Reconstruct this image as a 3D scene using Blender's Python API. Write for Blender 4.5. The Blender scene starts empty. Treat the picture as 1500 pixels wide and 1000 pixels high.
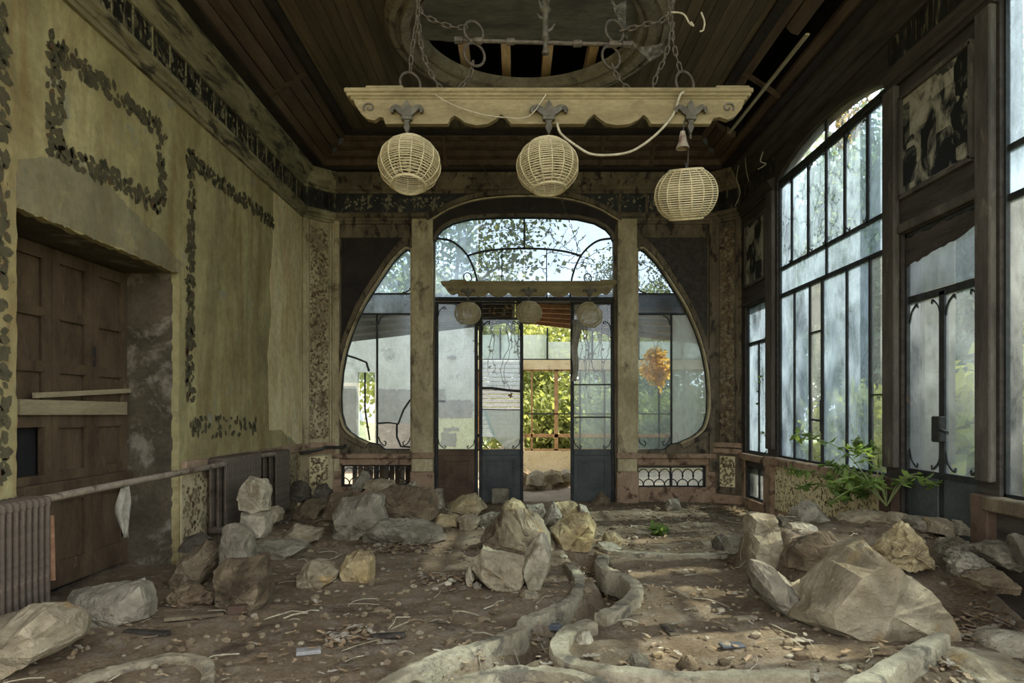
import bpy, bmesh, math, random
import numpy as np
from mathutils import Vector, Matrix, noise
random.seed(11)
S = bpy.context.scene
COL = S.collection
CX, CY, F, H = 755.0, 601.0, 1000.0, 1.22      # principal point, focal length in pixels, eye height
R = math.radians

# ------------------------------------------------------------------ camera, sky, sun, exposure
cam = bpy.data.cameras.new('camera'); cam.lens = 24; cam.sensor_width = 36
cam.shift_x = -(CX-750)/1500; cam.shift_y = (CY-500)/1500
cam.clip_start = .05; cam.clip_end = 300
camo = bpy.data.objects.new('camera', cam); COL.objects.link(camo)
camo.location = (0, 0, H); camo.rotation_euler = (R(90), 0, 0); S.camera = camo
SUN_DIR = Vector((-.70, -.14, -.74)).normalized()
w = bpy.data.worlds.new('sky'); S.world = w; w.use_nodes = True
wn = w.node_tree; wn.nodes.clear()
sky = wn.nodes.new('ShaderNodeTexSky'); sky.sky_type = 'NISHITA'; sky.sun_disc = False
sky.sun_elevation = R(46); sky.sun_rotation = math.atan2(-SUN_DIR.x, -SUN_DIR.y); sky.air_density = 1.0; sky.dust_density = 1.6; sky.ozone_density = 1.0
hs = wn.nodes.new('ShaderNodeHueSaturation'); hs.inputs['Saturation'].default_value = .22
bg = wn.nodes.new('ShaderNodeBackground'); bg.inputs['Strength'].default_value = .42
wo = wn.nodes.new('ShaderNodeOutputWorld')
wn.links.new(sky.outputs[0], hs.inputs['Color']); wn.links.new(hs.outputs[0], bg.inputs[0]); wn.links.new(bg.outputs[0], wo.inputs[0])
sl = bpy.data.lights.new('sun', 'SUN'); sl.energy = 7.0; sl.angle = R(1.2); sl.color = (1, .91, .74)
so = bpy.data.objects.new('sun', sl); COL.objects.link(so)
so.rotation_euler = SUN_DIR.to_track_quat('-Z', 'Y').to_euler(); so.location = (20, 14, 26)
S.view_settings.view_transform = 'Standard'; S.view_settings.look = 'None'
S.view_settings.gamma = 1; S.view_settings.use_curve_mapping = False
S.view_settings.exposure = 0.86
S.cycles.max_bounces = 10; S.cycles.transparent_max_bounces = 16; S.cycles.diffuse_bounces = 5

# ------------------------------------------------------------------ materials
class NT:
    def __init__(s, name):
        s.m = bpy.data.materials.new(name); s.m.use_nodes = True
        s.t = s.m.node_tree; s.t.nodes.clear()
        s.out = s.t.nodes.new('ShaderNodeOutputMaterial')
    def n(s, typ, ins=None, **props):
        nd = s.t.nodes.new('ShaderNode'+typ)
        for k, v in props.items(): setattr(nd, k, v)
        for k, v in (ins or {}).items(): s.set(nd.inputs[k], v)
        return nd
    def set(s, sock, v):
        if isinstance(v, bpy.types.NodeSocket): s.t.links.new(v, sock)
        else:
            if isinstance(v, tuple) and len(v) == 3 and sock.type == 'RGBA': v = (*v, 1)
            sock.default_value = v
    def coord(s, kind='pos'):
        if kind == 'pos': return s.n('NewGeometry').outputs['Position']
        return s.n('TexCoord').outputs['Object']
    def map(s, v, scale=(1, 1, 1), loc=(0, 0, 0)):
        return s.n('Mapping', {'Vector': v, 'Scale': scale, 'Location': loc}).outputs[0]
    def noise(s, v, scale=5, detail=6, rough=.6, dist=0.):
        return s.n('TexNoise', {'Vector': v, 'Scale': scale, 'Detail': detail, 'Roughness': rough, 'Distortion': dist}).outputs[0]
    def ramp(s, f, *stops):
        r = s.n('ValToRGB', {'Fac': f}); e = r.color_ramp.elements
        while len(e) < len(stops): e.new(.5)
        for el, (p, c) in zip(e, stops):
            el.position = p; el.color = (c, c, c, 1) if not isinstance(c, tuple) else (*c, 1)
        return r.outputs[0]
    def mix(s, f, a, b, mode='MIX'):
        m = s.n('Mix', data_type='RGBA', blend_type=mode)
        s.set(m.inputs[0], f); s.set(m.inputs[6], a); s.set(m.inputs[7], b)
        return m.outputs[2]
    def bump(s, h, st=.3, d=.02, nrm=None):
        b = s.n('Bump', {'Height': h, 'Strength': st, 'Distance': d})
        if nrm: s.set(b.inputs['Normal'], nrm)
        return b.outputs[0]
    def pbr(s, col, rough=.85, nrm=None, metal=0., spec=.3):
        b = s.n('BsdfPrincipled', {'Base Color': col, 'Roughness': rough, 'Metallic': metal, 'Specular IOR Level': spec})
        if nrm: s.set(b.inputs['Normal'], nrm)
        s.t.links.new(b.outputs[0], s.out.inputs[0]); return s.m

def wmat(name, c1, c2, scale=2.5, rough=.85, bump=.35, bscale=30, stretch=(1, 1, 1), spot=None, spot_at=.62, spot_scale=7, metal=0., co='pos', d=.01, rnd=0., spec=.3, wear_shade=False):
    """weathered surface: two tones by noise, optional spots of a third, fine relief"""
    t = NT(name); v = t.map(t.coord(co), stretch)
    if rnd:
        oi = t.n('ObjectInfo').outputs['Random']
        off = t.n('VectorMath', {0: v, 1: t.n('CombineXYZ', {0: t.n('Math', {0: oi, 1: 37.}, operation='MULTIPLY').outputs[0], 1: oi}).outputs[0]}, operation='ADD')
        v = off.outputs[0]
    a = t.noise(v, scale, 8, .62, .3)
    col = t.ramp(a, (.36, c1), (.64, c2))
    if spot:
        sp = t.noise(t.map(v, (1, 1, 1), (3.1, 7.7, 1.3)), spot_scale, 8, .65, .4)
        col = t.mix(t.ramp(sp, (spot_at-.05, 0.), (spot_at+.05, 1.)), col, spot)
    f = t.noise(v, bscale, 8, .7)
    col = t.mix(.55, col, t.ramp(f, (.3, .45), (.7, 1.25)), 'MULTIPLY')
    if wear_shade:
        pt = t.n('NewGeometry').outputs['Pointiness']; col = t.mix(.8, col, t.ramp(pt, (.44, .50), (.50, 1.0), (.58, 1.35)), 'MULTIPLY')  # pale worn edges, plus shade painted into the colour of the hollows
    if rnd:
        col = t.mix(1., col, t.n('CombineColor', {i: t.n('MapRange', {0: oi, 3: 1-rnd, 4: 1+rnd}).outputs[0] for i in range(3)}).outputs[0], 'MULTIPLY')
    return t.pbr(col, rough, t.bump(f, bump, d, t.bump(a, bump*.7, d*4)), metal, spec)

M = {}
M['soil'] = None
def m_plaster(name, base, light, dark, bare):
    t = NT(name); v = t.coord()
    a = t.noise(v, .9, 8, .6, .4); b = t.noise(t.map(v, (1, 1, .35)), 2.2, 9, .65, .6); c = t.noise(v, 14, 8, .7)
    col = t.ramp(a, (.35, base), (.62, light))
    col = t.mix(t.ramp(b, (.45, 0.), (.66, .85)), col, dark)
    col = t.mix(t.ramp(t.noise(t.map(v, (2.2, 2.2, .45), (7, 1, 4)), 1.6, 9, .68, .5), (.50, 0.), (.66, .75)), col, tuple(c*k for c, k in zip(dark, (1.25, 1.0, .8))))
    col = t.mix(t.ramp(t.noise(t.map(v, (1, 1, 1), (5, 2, 9)), 3.3, 9, .7), (.60, 0.), (.64, .8)), col, bare)
    col = t.mix(.5, col, t.ramp(c, (.32, .55), (.6, 1.1)), 'MULTIPLY')
    spk = t.ramp(t.noise(v, 42, 3, .5), (.70, 1.), (.74, .25))
    col = t.mix(.8, col, spk, 'MULTIPLY')
    return t.pbr(col, .9, t.bump(c, .3, .01, t.bump(b, .25, .04)))
M['plaster'] = m_plaster('plaster', (.335, .285, .125), (.47, .41, .20), (.19, .16, .075), (.30, .29, .21))
M['bare_plaster'] = m_plaster('bare_plaster', (.66, .57, .29), (.80, .71, .43), (.46, .37, .18), (.44, .40, .27))
M['grey_plaster'] = m_plaster('grey_plaster', (.23, .205, .11), (.30, .27, .155), (.17, .15, .085), (.33, .28, .14))
M['jamb'] = wmat('jamb', (.062, .050, .030), (.135, .108, .066), 2.2, spot=(.24, .21, .15), spot_at=.60, spot_scale=3.5, d=.02)
M['cornice'] = wmat('cornice', (.17, .15, .078), (.34, .30, .17), 5, stretch=(1, .22, 1), bump=.2, spot=(.06, .052, .032), spot_at=.56, spot_scale=9, d=.005)
M['frieze'] = wmat('frieze', (.012, .012, .010), (.035, .033, .028), 5, stretch=(1, 2.2, .45), spot=(.24, .21, .12), spot_at=.60, spot_scale=9, rough=.45, d=.006)
M['old_wood'] = wmat('old_wood', (.030, .024, .018), (.066, .054, .041), 3, stretch=(5, .7, 5), bscale=25, rough=.7, spot=(.11, .08, .05), spot_at=.66)
M['ceil_wood'] = wmat('ceil_wood', (.070, .052, .028), (.135, .100, .055), 2.4, stretch=(5, .5, 5), bscale=22, rough=.65, rnd=.25)
M['cove_wood'] = wmat('cove_wood', (.055, .034, .020), (.120, .080, .046), 2.4, stretch=(3, .5, 3), bscale=22, rough=.6, rnd=.2)
M['post_wood'] = wmat('post_wood', (.052, .044, .034), (.115, .098, .075), 2.4, stretch=(2, 2, .6), bscale=26, spot=(.20, .17, .12), spot_at=.66, spot_scale=5)
M['dark_wood'] = wmat('dark_wood', (.016, .012, .009), (.035, .026, .019), 3, bscale=25, rough=.7, spot=(.06, .045, .03), spot_at=.68)
M['panel_wood'] = wmat('panel_wood', (.095, .073, .043), (.195, .155, .095), 2.2, stretch=(2, 2, .8), bscale=26, spot=(.035, .026, .018), spot_at=.57, spot_scale=5)
M['pilaster'] = wmat('pilaster', (.33, .265, .145), (.52, .44, .26), 2.4, stretch=(1, 1, .6), bscale=24, spot=(.15, .115, .065), spot_at=.60, spot_scale=4.5)
M['dado'] = wmat('dado', (.25, .165, .098), (.42, .29, .185), 2.4, bscale=24, spot=(.10, .06, .035), spot_at=.58, spot_scale=6)
M['shutter'] = wmat('shutter', (.072, .047, .025), (.130, .089, .048), 2.5, stretch=(2, 2, .8), bscale=24, spot=(.22, .165, .09), spot_at=.68, spot_scale=6)
M['board'] = wmat('board', (.27, .22, .125), (.38, .32, .19), 3, stretch=(1, .5, 4), bscale=30)
M['iron'] = wmat('iron', (.022, .021, .019), (.055, .050, .044), 8, rough=.7, metal=.3, spot=(.10, .058, .032), spot_at=.62)
M['bar'] = wmat('bar', (.018, .020, .018), (.042, .044, .040), 8, rough=.6, metal=.2, spot=(.10, .062, .036), spot_at=.66)
M['door_paint'] = wmat('door_paint', (.044, .051, .047), (.080, .088, .080), 3, rough=.6, bscale=28, spot=(.11, .10, .08), spot_at=.68)
M['brown_door'] = wmat('brown_door', (.070, .042, .026), (.125, .082, .050), 3, bscale=28)
M['radiator'] = wmat('radiator', (.080, .062, .044), (.135, .108, .078), 9, rough=.75, spot=(.06, .035, .022), spot_at=.57, co='obj')
M['pipe'] = wmat('pipe', (.23, .185, .13), (.33, .275, .20), 9, rough=.7, spot=(.12, .075, .05), spot_at=.6)
M['beam'] = wmat('beam', (.165, .128, .056), (.25, .20, .095), 4, stretch=(.7, 2, 2), bscale=30, rough=.7, spot=(.17, .13, .06), spot_at=.60, co='obj')
M['bamboo'] = wmat('bamboo', (.35, .29, .15), (.53, .455, .27), 6, rough=.65, co='obj', spot=(.38, .30, .15), spot_at=.63)
M['bronze'] = wmat('bronze', (.060, .052, .034), (.125, .112, .078), 14, rough=.6, co='obj', spot=(.17, .16, .12), spot_at=.63, metal=.3)
M['chain'] = wmat('chain', (.055, .046, .034), (.14, .115, .08), 20, rough=.7, co='obj', metal=.3)
M['rope'] = wmat('rope', (.30, .26, .17), (.46, .41, .28), 20, co='obj')
M['concrete'] = wmat('concrete', (.24, .20, .125), (.41, .355, .24), 4, bscale=26, bump=.7, d=.02, spot=(.14, .12, .085), spot_at=.57, spot_scale=6)
ROCK = {}
def rockm(key, a, b, spot, sat=.6, ss=2.6):
    ROCK[key] = wmat('rock_'+key, a, b, 2.6, rough=.92, bump=.95, bscale=17, spot=spot, spot_at=sat, spot_scale=ss, co='obj', d=.03, rnd=.14, spec=.15, wear_shade=True)
rockm('buff', (.225, .182, .112), (.42, .355, .235), (.32, .215, .09))
rockm('pale', (.32, .28, .185), (.54, .475, .345), (.22, .17, .105))
rockm('ochre', (.33, .245, .11), (.50, .41, .24), (.18, .135, .08))
rockm('brown', (.14, .10, .06), (.28, .22, .135), (.075, .055, .033))
rockm('grey', (.185, .160, .108), (.355, .312, .228), (.11, .09, .06))
rockm('dark', (.075, .062, .044), (.17, .145, .105), (.045, .038, .028))
M['leaf_print'] = None
def m_print(name, cols, scale=9, cut=.36):
    t = NT(name); v = t.coord(); a = t.noise(v, scale, 4, .6); b = t.noise(v, 5, 8, .7)
    col = t.ramp(a, *[(.3+.4*i/(len(cols)-1), c) for i, c in enumerate(cols)])
    d = t.n('BsdfDiffuse', {'Color': col}); tr = t.n('BsdfTransparent')
    mx = t.n('MixShader', {0: t.ramp(b, (cut-.05, 0.), (cut+.07, .92)), 1: tr.outputs[0], 2: d.outputs[0]})
    t.t.links.new(mx.outputs[0], t.out.inputs[0]); return t.m
M['leaf_print'] = m_print('leaf_print', [(.055, .055, .034), (.085, .078, .046), (.12, .105, .062), (.09, .08, .05), (.155, .085, .045)])
M['flower_print'] = m_print('flower_print', [(.07, .055, .035), (.16, .10, .055), (.30, .26, .15), (.09, .085, .06)], 16, .40)
M['pale_print'] = m_print('pale_print', [(.30, .27, .17), (.22, .19, .11), (.40, .37, .26)], 16, .44)
def m_picture():
    t = NT('flaked_picture'); v = t.coord()
    vo = t.n('TexVoronoi', {'Vector': t.map(v, (1, 5, 4.2)), 'Scale': 1., 'Randomness': .75}, distance='CHEBYCHEV').outputs['Color']
    a = t.noise(t.map(v, (1, 2.5, 2)), 2.1, 8, .6, .8); g = t.n('SeparateColor', {0: vo}).outputs[0]
    k = t.n('Math', {0: t.n('Math', {0: g, 1: .35}, operation='MULTIPLY').outputs[0], 1: a}, operation='ADD').outputs[0]
    col = t.ramp(k, (.58, (.012, .013, .011)), (.64, (.10, .095, .07)), (.72, (.27, .25, .17)), (.85, (.36, .34, .25)))
    return t.pbr(col, .5, t.bump(a, .3, .01))
M['picture'] = m_picture()
def m_glass(name, lo, hi, tint=(.86, .92, .95), dirt=(.74, .80, .84), scale=1.6, stretch=(1, 1, .5)):
    t = NT(name); v = t.coord(); a = t.noise(t.map(v, stretch), scale, 9, .65, .8); b = t.noise(t.map(v, (1, 1, .35)), 24, 5, .7)
    f = t.n('Math', {0: t.n('Math', {0: a, 1: .75}, operation='MULTIPLY').outputs[0], 1: t.n('Math', {0: b, 1: .25}, operation='MULTIPLY').outputs[0]}, operation='ADD').outputs[0]
    tr = t.n('BsdfTransparent', {'Color': tint}); di = t.n('BsdfDiffuse', {'Color': dirt}); tl = t.n('BsdfTranslucent', {'Color': dirt})
    dm = t.n('MixShader', {0: .6, 1: di.outputs[0], 2: tl.outputs[0]})
    m1 = t.n('MixShader', {0: t.ramp(f, (.36, lo), (.64, hi)), 1: tr.outputs[0], 2: dm.outputs[0]})
    gl = t.n('BsdfGlossy', {'Roughness': .12, 'Color': (.8, .85, .9)})
    m2 = t.n('MixShader', {0: .035, 1: m1.outputs[0], 2: gl.outputs[0]})
    t.t.links.new(m2.outputs[0], t.out.inputs[0]); return t.m
M['glass_hazy'] = m_glass('glass_hazy', .07, .52, dirt=(.70, .80, .90), tint=(.72, .83, .90), scale=2.4)
M['glass_dirty'] = m_glass('glass_dirty', .03, .24, dirt=(.76, .78, .74))
M['glass_milky'] = m_glass('glass_milky', .30, .72, dirt=(.72, .76, .70))
M['glass_clear'] = m_glass('glass_clear', .03, .16)
M['glass_dirty_dim'] = m_glass('glass_dirty_dim', .03, .20, tint=(.56, .62, .66), dirt=(.45, .50, .54), scale=2.2)  # dirty glass, its tint darkened further to dim the bright sky behind
def m_leaf(name, a, b, scale=.7, tl=.5):
    t = NT(name); v = t.coord(); n1 = t.noise(v, scale, 5, .7); col = t.ramp(n1, (.35, a), (.65, b))
    di = t.n('BsdfDiffuse', {'Color': col}); tr = t.n('BsdfTranslucent', {'Color': t.mix(1., col, (1.3, 1.25, .7), 'MULTIPLY')})
    mx = t.n('MixShader', {0: tl, 1: di.outputs[0], 2: tr.outputs[0]})
    t.t.links.new(mx.outputs[0], t.out.inputs[0]); return t.m
M['leaf_dark'] = m_leaf('leaf_dark', (.075, .11, .05), (.20, .26, .11))
M['leaf_arch'] = m_leaf('leaf_arch', (.05, .07, .03), (.16, .18, .07))
M['leaf_plant'] = m_leaf('leaf_plant', (.09, .16, .045), (.25, .33, .11), 5)
M['leaf_mid'] = m_leaf('leaf_mid', (.24, .29, .12), (.50, .52, .25))
M['leaf_yellow'] = m_leaf('leaf_yellow', (.34, .40, .10), (.62, .60, .20))
M['leaf_grey'] = m_leaf('leaf_grey', (.14, .19, .14), (.30, .36, .26))
M['leaf_gold'] = m_leaf('leaf_gold', (.45, .28, .07), (.68, .46, .14))
M['bark'] = wmat('bark', (.085, .07, .052), (.17, .145, .11), 6, stretch=(2, 2, .5), bscale=20, d=.03, co='obj')
M['vine'] = wmat('vine', (.060, .045, .030), (.14, .11, .075), 20, co='pos')
M['dry_leaf'] = m_leaf('dry_leaf', (.20, .13, .07), (.40, .30, .19), 9, .1)
M['dry_leaf_grey'] = m_leaf('dry_leaf_grey', (.20, .165, .12), (.40, .35, .27), 9, .1)
M['white_wall'] = wmat('white_wall', (.52, .53, .46), (.68, .68, .60), 1.5, spot=(.36, .36, .32), spot_at=.62, spot_scale=3)
M['porch'] = wmat('porch', (.20, .175, .11), (.28, .25, .165), 2, spot=(.26, .23, .16), spot_at=.62)
M['cement'] = wmat('cement', (.25, .245, .225), (.36, .35, .32), 3, spot=(.5, .49, .44), spot_at=.66)
M['yellow_wall'] = wmat('yellow_wall', (.55, .44, .24), (.68, .58, .36), 2, spot=(.4, .33, .22), spot_at=.62)
M['yellow_coat'] = wmat('yellow_coat', (.54, .55, .34), (.64, .65, .44), 2, spot=(.5, .5, .42), spot_at=.64)
M['rust'] = wmat('rust', (.30, .16, .07), (.46, .28, .13), 7, rough=.8, spot=(.20, .10, .05), spot_at=.6)
M['roof_under'] = wmat('roof_under', (.055, .05, .043), (.11, .10, .085), 3, bscale=20)
M['rafter'] = wmat('rafter', (.42, .22, .12), (.58, .33, .19), 4, stretch=(3, .5, 3))
M['raw_wood'] = wmat('raw_wood', (.78, .50, .24), (.88, .62, .34), 4, stretch=(4, .6, 4), spot=(.5, .3, .13), spot_at=.64)
M['metal_sheet'] = wmat('metal_sheet', (.54, .55, .52), (.68, .68, .65), 2, rough=.5)
M['cloth'] = wmat('cloth', (.24, .22, .165), (.38, .35, .275), 12, co='obj')
M['tin'] = wmat('tin', (.085, .100, .105), (.15, .165, .165), 4)
M['black'] = wmat('black', (.012, .012, .012), (.02, .019, .018), 6)
M['slate'] = wmat('slate', (.07, .075, .082), (.12, .125, .13), 6, rough=.5, co='obj')
M['ring_plaster'] = wmat('ring_plaster', (.16, .135, .092), (.27, .235, .17), 4, spot=(.08, .07, .05), spot_at=.6)
M['canvas'] = wmat('canvas', (.10, .092, .076), (.18, .165, .135), 2.5, stretch=(1, 2.5, 1), bscale=10, d=.04)
M['stem_green'] = wmat('stem_green', (.16, .20, .07), (.26, .28, .12), 9)
M['web'] = None
def m_web():
    t = NT('cobweb'); v = t.coord(); a = t.noise(v, 40, 6, .8)
    mx = t.n('MixShader', {0: t.ramp(a, (.45, .02), (.7, .22)), 1: t.n('BsdfTransparent').outputs[0], 2: t.n('BsdfDiffuse', {'Color': (.55, .52, .42)}).outputs[0]})
    t.t.links.new(mx.outputs[0], t.out.inputs[0]); return t.m
M['web'] = m_web()
def m_soil():
    t = NT('soil'); v = t.coord()
    a = t.noise(v, 1.1, 9, .65, .5); b = t.noise(v, 6.5, 9, .7); c = t.noise(v, 45, 8, .75); dd = t.noise(v, 140, 4, .7)
    col = t.ramp(a, (.33, (.140, .098, .058)), (.52, (.240, .178, .110)), (.70, (.31, .242, .160)))
    col = t.mix(t.ramp(b, (.50, 0.), (.68, .75)), col, (.32, .275, .21))
    col = t.mix(t.ramp(t.noise(t.map(v, (1, 1, 1), (4, 4, 4)), 3, 8, .7), (.56, 0.), (.66, .8)), col, (.085, .062, .043))
    col = t.mix(.75, col, t.ramp(c, (.3, .42), (.68, 1.4)), 'MULTIPLY')
    col = t.mix(t.ramp(dd, (.66, 0.), (.70, .7)), col, (.50, .45, .36))
    return t.pbr(col, .95, t.bump(c, .8, .02, t.bump(b, .6, .05)), 0., .1)
M['soil'] = m_soil()
M['garden'] = wmat('garden', (.14, .16, .06), (.28, .27, .13), 1.2, bscale=12)
M['paving'] = wmat('paving', (.30, .245, .17), (.42, .35, .26), 2, bscale=18, spot=(.26, .21, .15), spot_at=.58)

# ------------------------------------------------------------------ mesh helpers
class MB:
    def __init__(s): s.v = []; s.f = []
    def add(s, vs, fs):
        o = len(s.v); s.v += [tuple(p) for p in vs]; s.f += [tuple(i+o for i in f) for f in fs]; return s
    def box(s, x0, x1, y0, y1, z0, z1):
        vs = [(x, y, z) for z in (z0, z1) for y in (y0, y1) for x in (x0, x1)]
        return s.add(vs, [(0, 2, 3, 1), (4, 5, 7, 6), (0, 1, 5, 4), (2, 6, 7, 3), (0, 4, 6, 2), (1, 3, 7, 5)])
    def bevbox(s, x0, x1, y0, y1, z0, z1, b=.006):
        bm = bmesh.new(); bmesh.ops.create_cube(bm, size=1)
        for v in bm.verts: v.co = Vector((x0+(v.co.x+.5)*(x1-x0), y0+(v.co.y+.5)*(y1-y0), z0+(v.co.z+.5)*(z1-z0)))
        bmesh.ops.bevel(bm, geom=bm.edges[:], offset=b, segments=1, affect='EDGES')
        s.bm(bm); return s
    def bm(s, bm):
        bm.verts.index_update(); s.add([v.co[:] for v in bm.verts], [[v.index for v in f.verts] for f in bm.faces]); bm.free()
    def bar(s, a, b, wx, wy=None, up=Vector((0, 0, 1))):
        a = Vector(a); b = Vector(b); d = (b-a).normalized(); wy = wx if wy is None else wy
        if abs(d.dot(up)) > .95: up = Vector((0, 1, 0))
        u = d.cross(up).normalized()*wx/2; v = u.normalized().cross(d).normalized()*wy/2
        vs = [p+su*u+sv*v for p in (a, b) for su, sv in ((-1, -1), (1, -1), (1, 1), (-1, 1))]
        return s.add(vs, [(3, 2, 1, 0), (4, 5, 6, 7), (0, 1, 5, 4), (1, 2, 6, 5), (2, 3, 7, 6), (3, 0, 4, 7)])
    def tube(s, pts, r, seg=6, closed=False):
        pts = [Vector(p) for p in pts]; n = len(pts); rs = r if isinstance(r, (list, tuple)) else [r]*n; vs = []
        prev = None
        for i, p in enumerate(pts):
            if closed: d = pts[(i+1) % n]-pts[i-1]
            else: d = pts[min(i+1, n-1)]-pts[max(i-1, 0)]
            d = d.normalized() if d.length > 1e-9 else Vector((0, 0, 1))
            if prev is None:
                u = d.cross(Vector((.31, .2, .93)))
                if u.length < .1: u = d.cross(Vector((1, 0, 0)))
            else: u = prev-d*prev.dot(d)
            u = u.normalized(); prev = u; v = d.cross(u)
            vs += [p+rs[i]*(math.cos(2*math.pi*k/seg)*u+math.sin(2*math.pi*k/seg)*v) for k in range(seg)]
        fs = []
        for i in range(n if closed else n-1):
            j = (i+1) % n
            fs += [(i*seg+k, i*seg+(k+1) % seg, j*seg+(k+1) % seg, j*seg+k) for k in range(seg)]
        if not closed: fs += [tuple(range(seg-1, -1, -1)), tuple((n-1)*seg+k for k in range(seg))]
        return s.add(vs, fs)
    def ribbon(s, pts, w, t, nrm):
        """bar of rectangular section swept along pts lying in the plane of normal nrm"""
        pts = [Vector(p) for p in pts]; nrm = Vector(nrm).normalized(); n = len(pts); vs = []
        for i, p in enumerate(pts):
            d = (pts[min(i+1, n-1)]-pts[max(i-1, 0)]).normalized(); u = d.cross(nrm).normalized()*w/2
            vs += [p-u-nrm*t/2, p+u-nrm*t/2, p+u+nrm*t/2, p-u+nrm*t/2]
        fs = [(4*i+k, 4*i+(k+1) % 4, 4*i+4+(k+1) % 4, 4*i+4+k) for i in range(n-1) for k in range(4)]
        return s.add(vs, fs+[(3, 2, 1, 0), tuple(4*n-4+k for k in range(4))])
    def prism(s, poly, fn, d0, d1):
        """poly: 2D points; fn(u, v, d) -> world"""
        n = len(poly); vs = [fn(u, v, d) for d in (d0, d1) for u, v in poly]
        return s.add(vs, [tuple(range(n-1, -1, -1)), tuple(range(n, 2*n))]+[(i, (i+1) % n, n+(i+1) % n, n+i) for i in range(n)])
    def lathe(s, prof, c, seg=24, sx=1., a0=0., a1=2*math.pi):
        c = Vector(c); n = len(prof); full = abs(a1-a0-2*math.pi) < 1e-6; m = seg if full else seg+1
        vs = [c+Vector((r*math.cos(a0+(a1-a0)*k/seg), r*math.sin(a0+(a1-a0)*k/seg), z)) for k in range(m) for r, z in prof]
        fs = []
        for k in range(seg):
            j = (k+1) % m
            fs += [(k*n+i, j*n+i, j*n+i+1, k*n+i+1) for i in range(n-1)]
        return s.add(vs, fs)
    def mesh(s, name, mat, smooth=False, sharp=None):
        me = bpy.data.meshes.new(name); me.from_pydata(s.v, [], s.f); me.validate()
        bm = bmesh.new(); bm.from_mesh(me); bmesh.ops.recalc_face_normals(bm, faces=bm.faces); bm.to_mesh(me); bm.free()
        me.materials.append(mat)
        if smooth:
            me.polygons.foreach_set('use_smooth', [True]*len(me.polygons))
            if sharp: me.set_sharp_from_angle(angle=R(sharp))
        return me
    def build(s, name, mat, parent=None, smooth=False, sharp=40, kind=None, label=None):
        return link(name, s.mesh(name, mat, smooth, sharp), parent, kind, label)
def rootloc(p):
    return p.location.copy() if p.parent is None else rootloc(p.parent)
def link(name, me, parent=None, kind=None, label=None):
    o = bpy.data.objects.new(name, me); COL.objects.link(o)
    if parent:
        o.parent = parent
        if parent.parent is None: o.matrix_parent_inverse = Matrix.Translation(-parent.location)
    if kind: o['kind'] = kind
    if label: o['label'] = label
    return o
def tag(o, label, cat, group=None, kind=None):
    o['label'] = label; o['category'] = cat
    if group: o['group'] = group
    if kind: o['kind'] = kind
    return o
def thing(name, label, cat, loc=(0, 0, 0), group=None, kind=None):
    o = bpy.data.objects.new(name, None); COL.objects.link(o); o.location = loc; o.empty_display_size = .1
    return tag(o, label, cat, group, kind)
def struct(name, loc=(0, 0, 0)):
    o = bpy.data.objects.new(name, None); COL.objects.link(o); o.location = loc; o['kind'] = 'structure'; return o
def copy_tree(o, parent=None):
    c = o.copy(); COL.objects.link(c)
    if parent: c.parent = parent; c.matrix_parent_inverse = o.matrix_parent_inverse.copy()
    for ch in list(o.children): copy_tree(ch, c)
    return c
def at(px, py, Y): return Vector(((px-CX)*Y/F, Y, H-(py-CY)*Y/F))
def plate(outer, holes, fn, d0, d1):
    """flat slab with holes -> MB; polygons are 2D, fn(u, v, d) -> world"""
    cu = bpy.data.curves.new('t', 'CURVE'); cu.dimensions = '2D'; cu.fill_mode = 'BOTH'; cu.extrude = .5
    for poly in [outer]+holes:
        sp = cu.splines.new('POLY'); sp.points.add(len(poly)-1); sp.use_cyclic_u = True
        for p, (u, v) in zip(sp.points, poly): p.co = (u, v, 0, 1)
    o = bpy.data.objects.new('t', cu); COL.objects.link(o)
    dg = bpy.context.evaluated_depsgraph_get(); me = bpy.data.meshes.new_from_object(o.evaluated_get(dg))
    bm = bmesh.new(); bm.from_mesh(me); bmesh.ops.remove_doubles(bm, verts=bm.verts, dist=1e-5)
    for v in bm.verts: v.co = Vector(fn(v.co.x, v.co.y, d0+(v.co.z+.5)*(d1-d0)))
    mb = MB(); mb.bm(bm); bpy.data.objects.remove(o); bpy.data.curves.remove(cu); bpy.data.meshes.remove(me)
    return mb
def rect(u0, u1, v0, v1): return [(u0, v0), (u1, v0), (u1, v1), (u0, v1)]
def clip(poly, u0, u1, v0, v1):
    def half(ps, inside, cut):
        out = []
        for i, p in enumerate(ps):
            q = ps[i-1]
            if inside(p):
                if not inside(q): out.append(cut(q, p))
                out.append(p)
            elif inside(q): out.append(cut(q, p))
        return out
    def cu(c): return lambda a, b: (c, a[1]+(b[1]-a[1])*(c-a[0])/(b[0]-a[0]))
    def cv(c): return lambda a, b: (a[0]+(b[0]-a[0])*(c-a[1])/(b[1]-a[1]), c)
    for ins, ct in ((lambda p: p[0] >= u0, cu(u0)), (lambda p: p[0] <= u1, cu(u1)), (lambda p: p[1] >= v0, cv(v0)), (lambda p: p[1] <= v1, cv(v1))):
        poly = half(poly, ins, ct)
        if len(poly) < 3: return []
    return poly
def smooth(pts, n=6, closed=False):
    """Catmull-Rom through the points"""
    P = [Vector(p) for p in pts]; N = len(P); out = []
    for i in range(N if closed else N-1):
        a, b, c, d = (P[(i+k-1) % N] if closed else P[min(max(i+k-1, 0), N-1)] for k in range(4))
        for k in range(n):
            t = k/n; out.append(.5*((2*b)+(c-a)*t+(2*a-5*b+4*c-d)*t*t+(3*b-a-3*c+d)*t**3))
    if not closed: out.append(P[-1])
    return out
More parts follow.
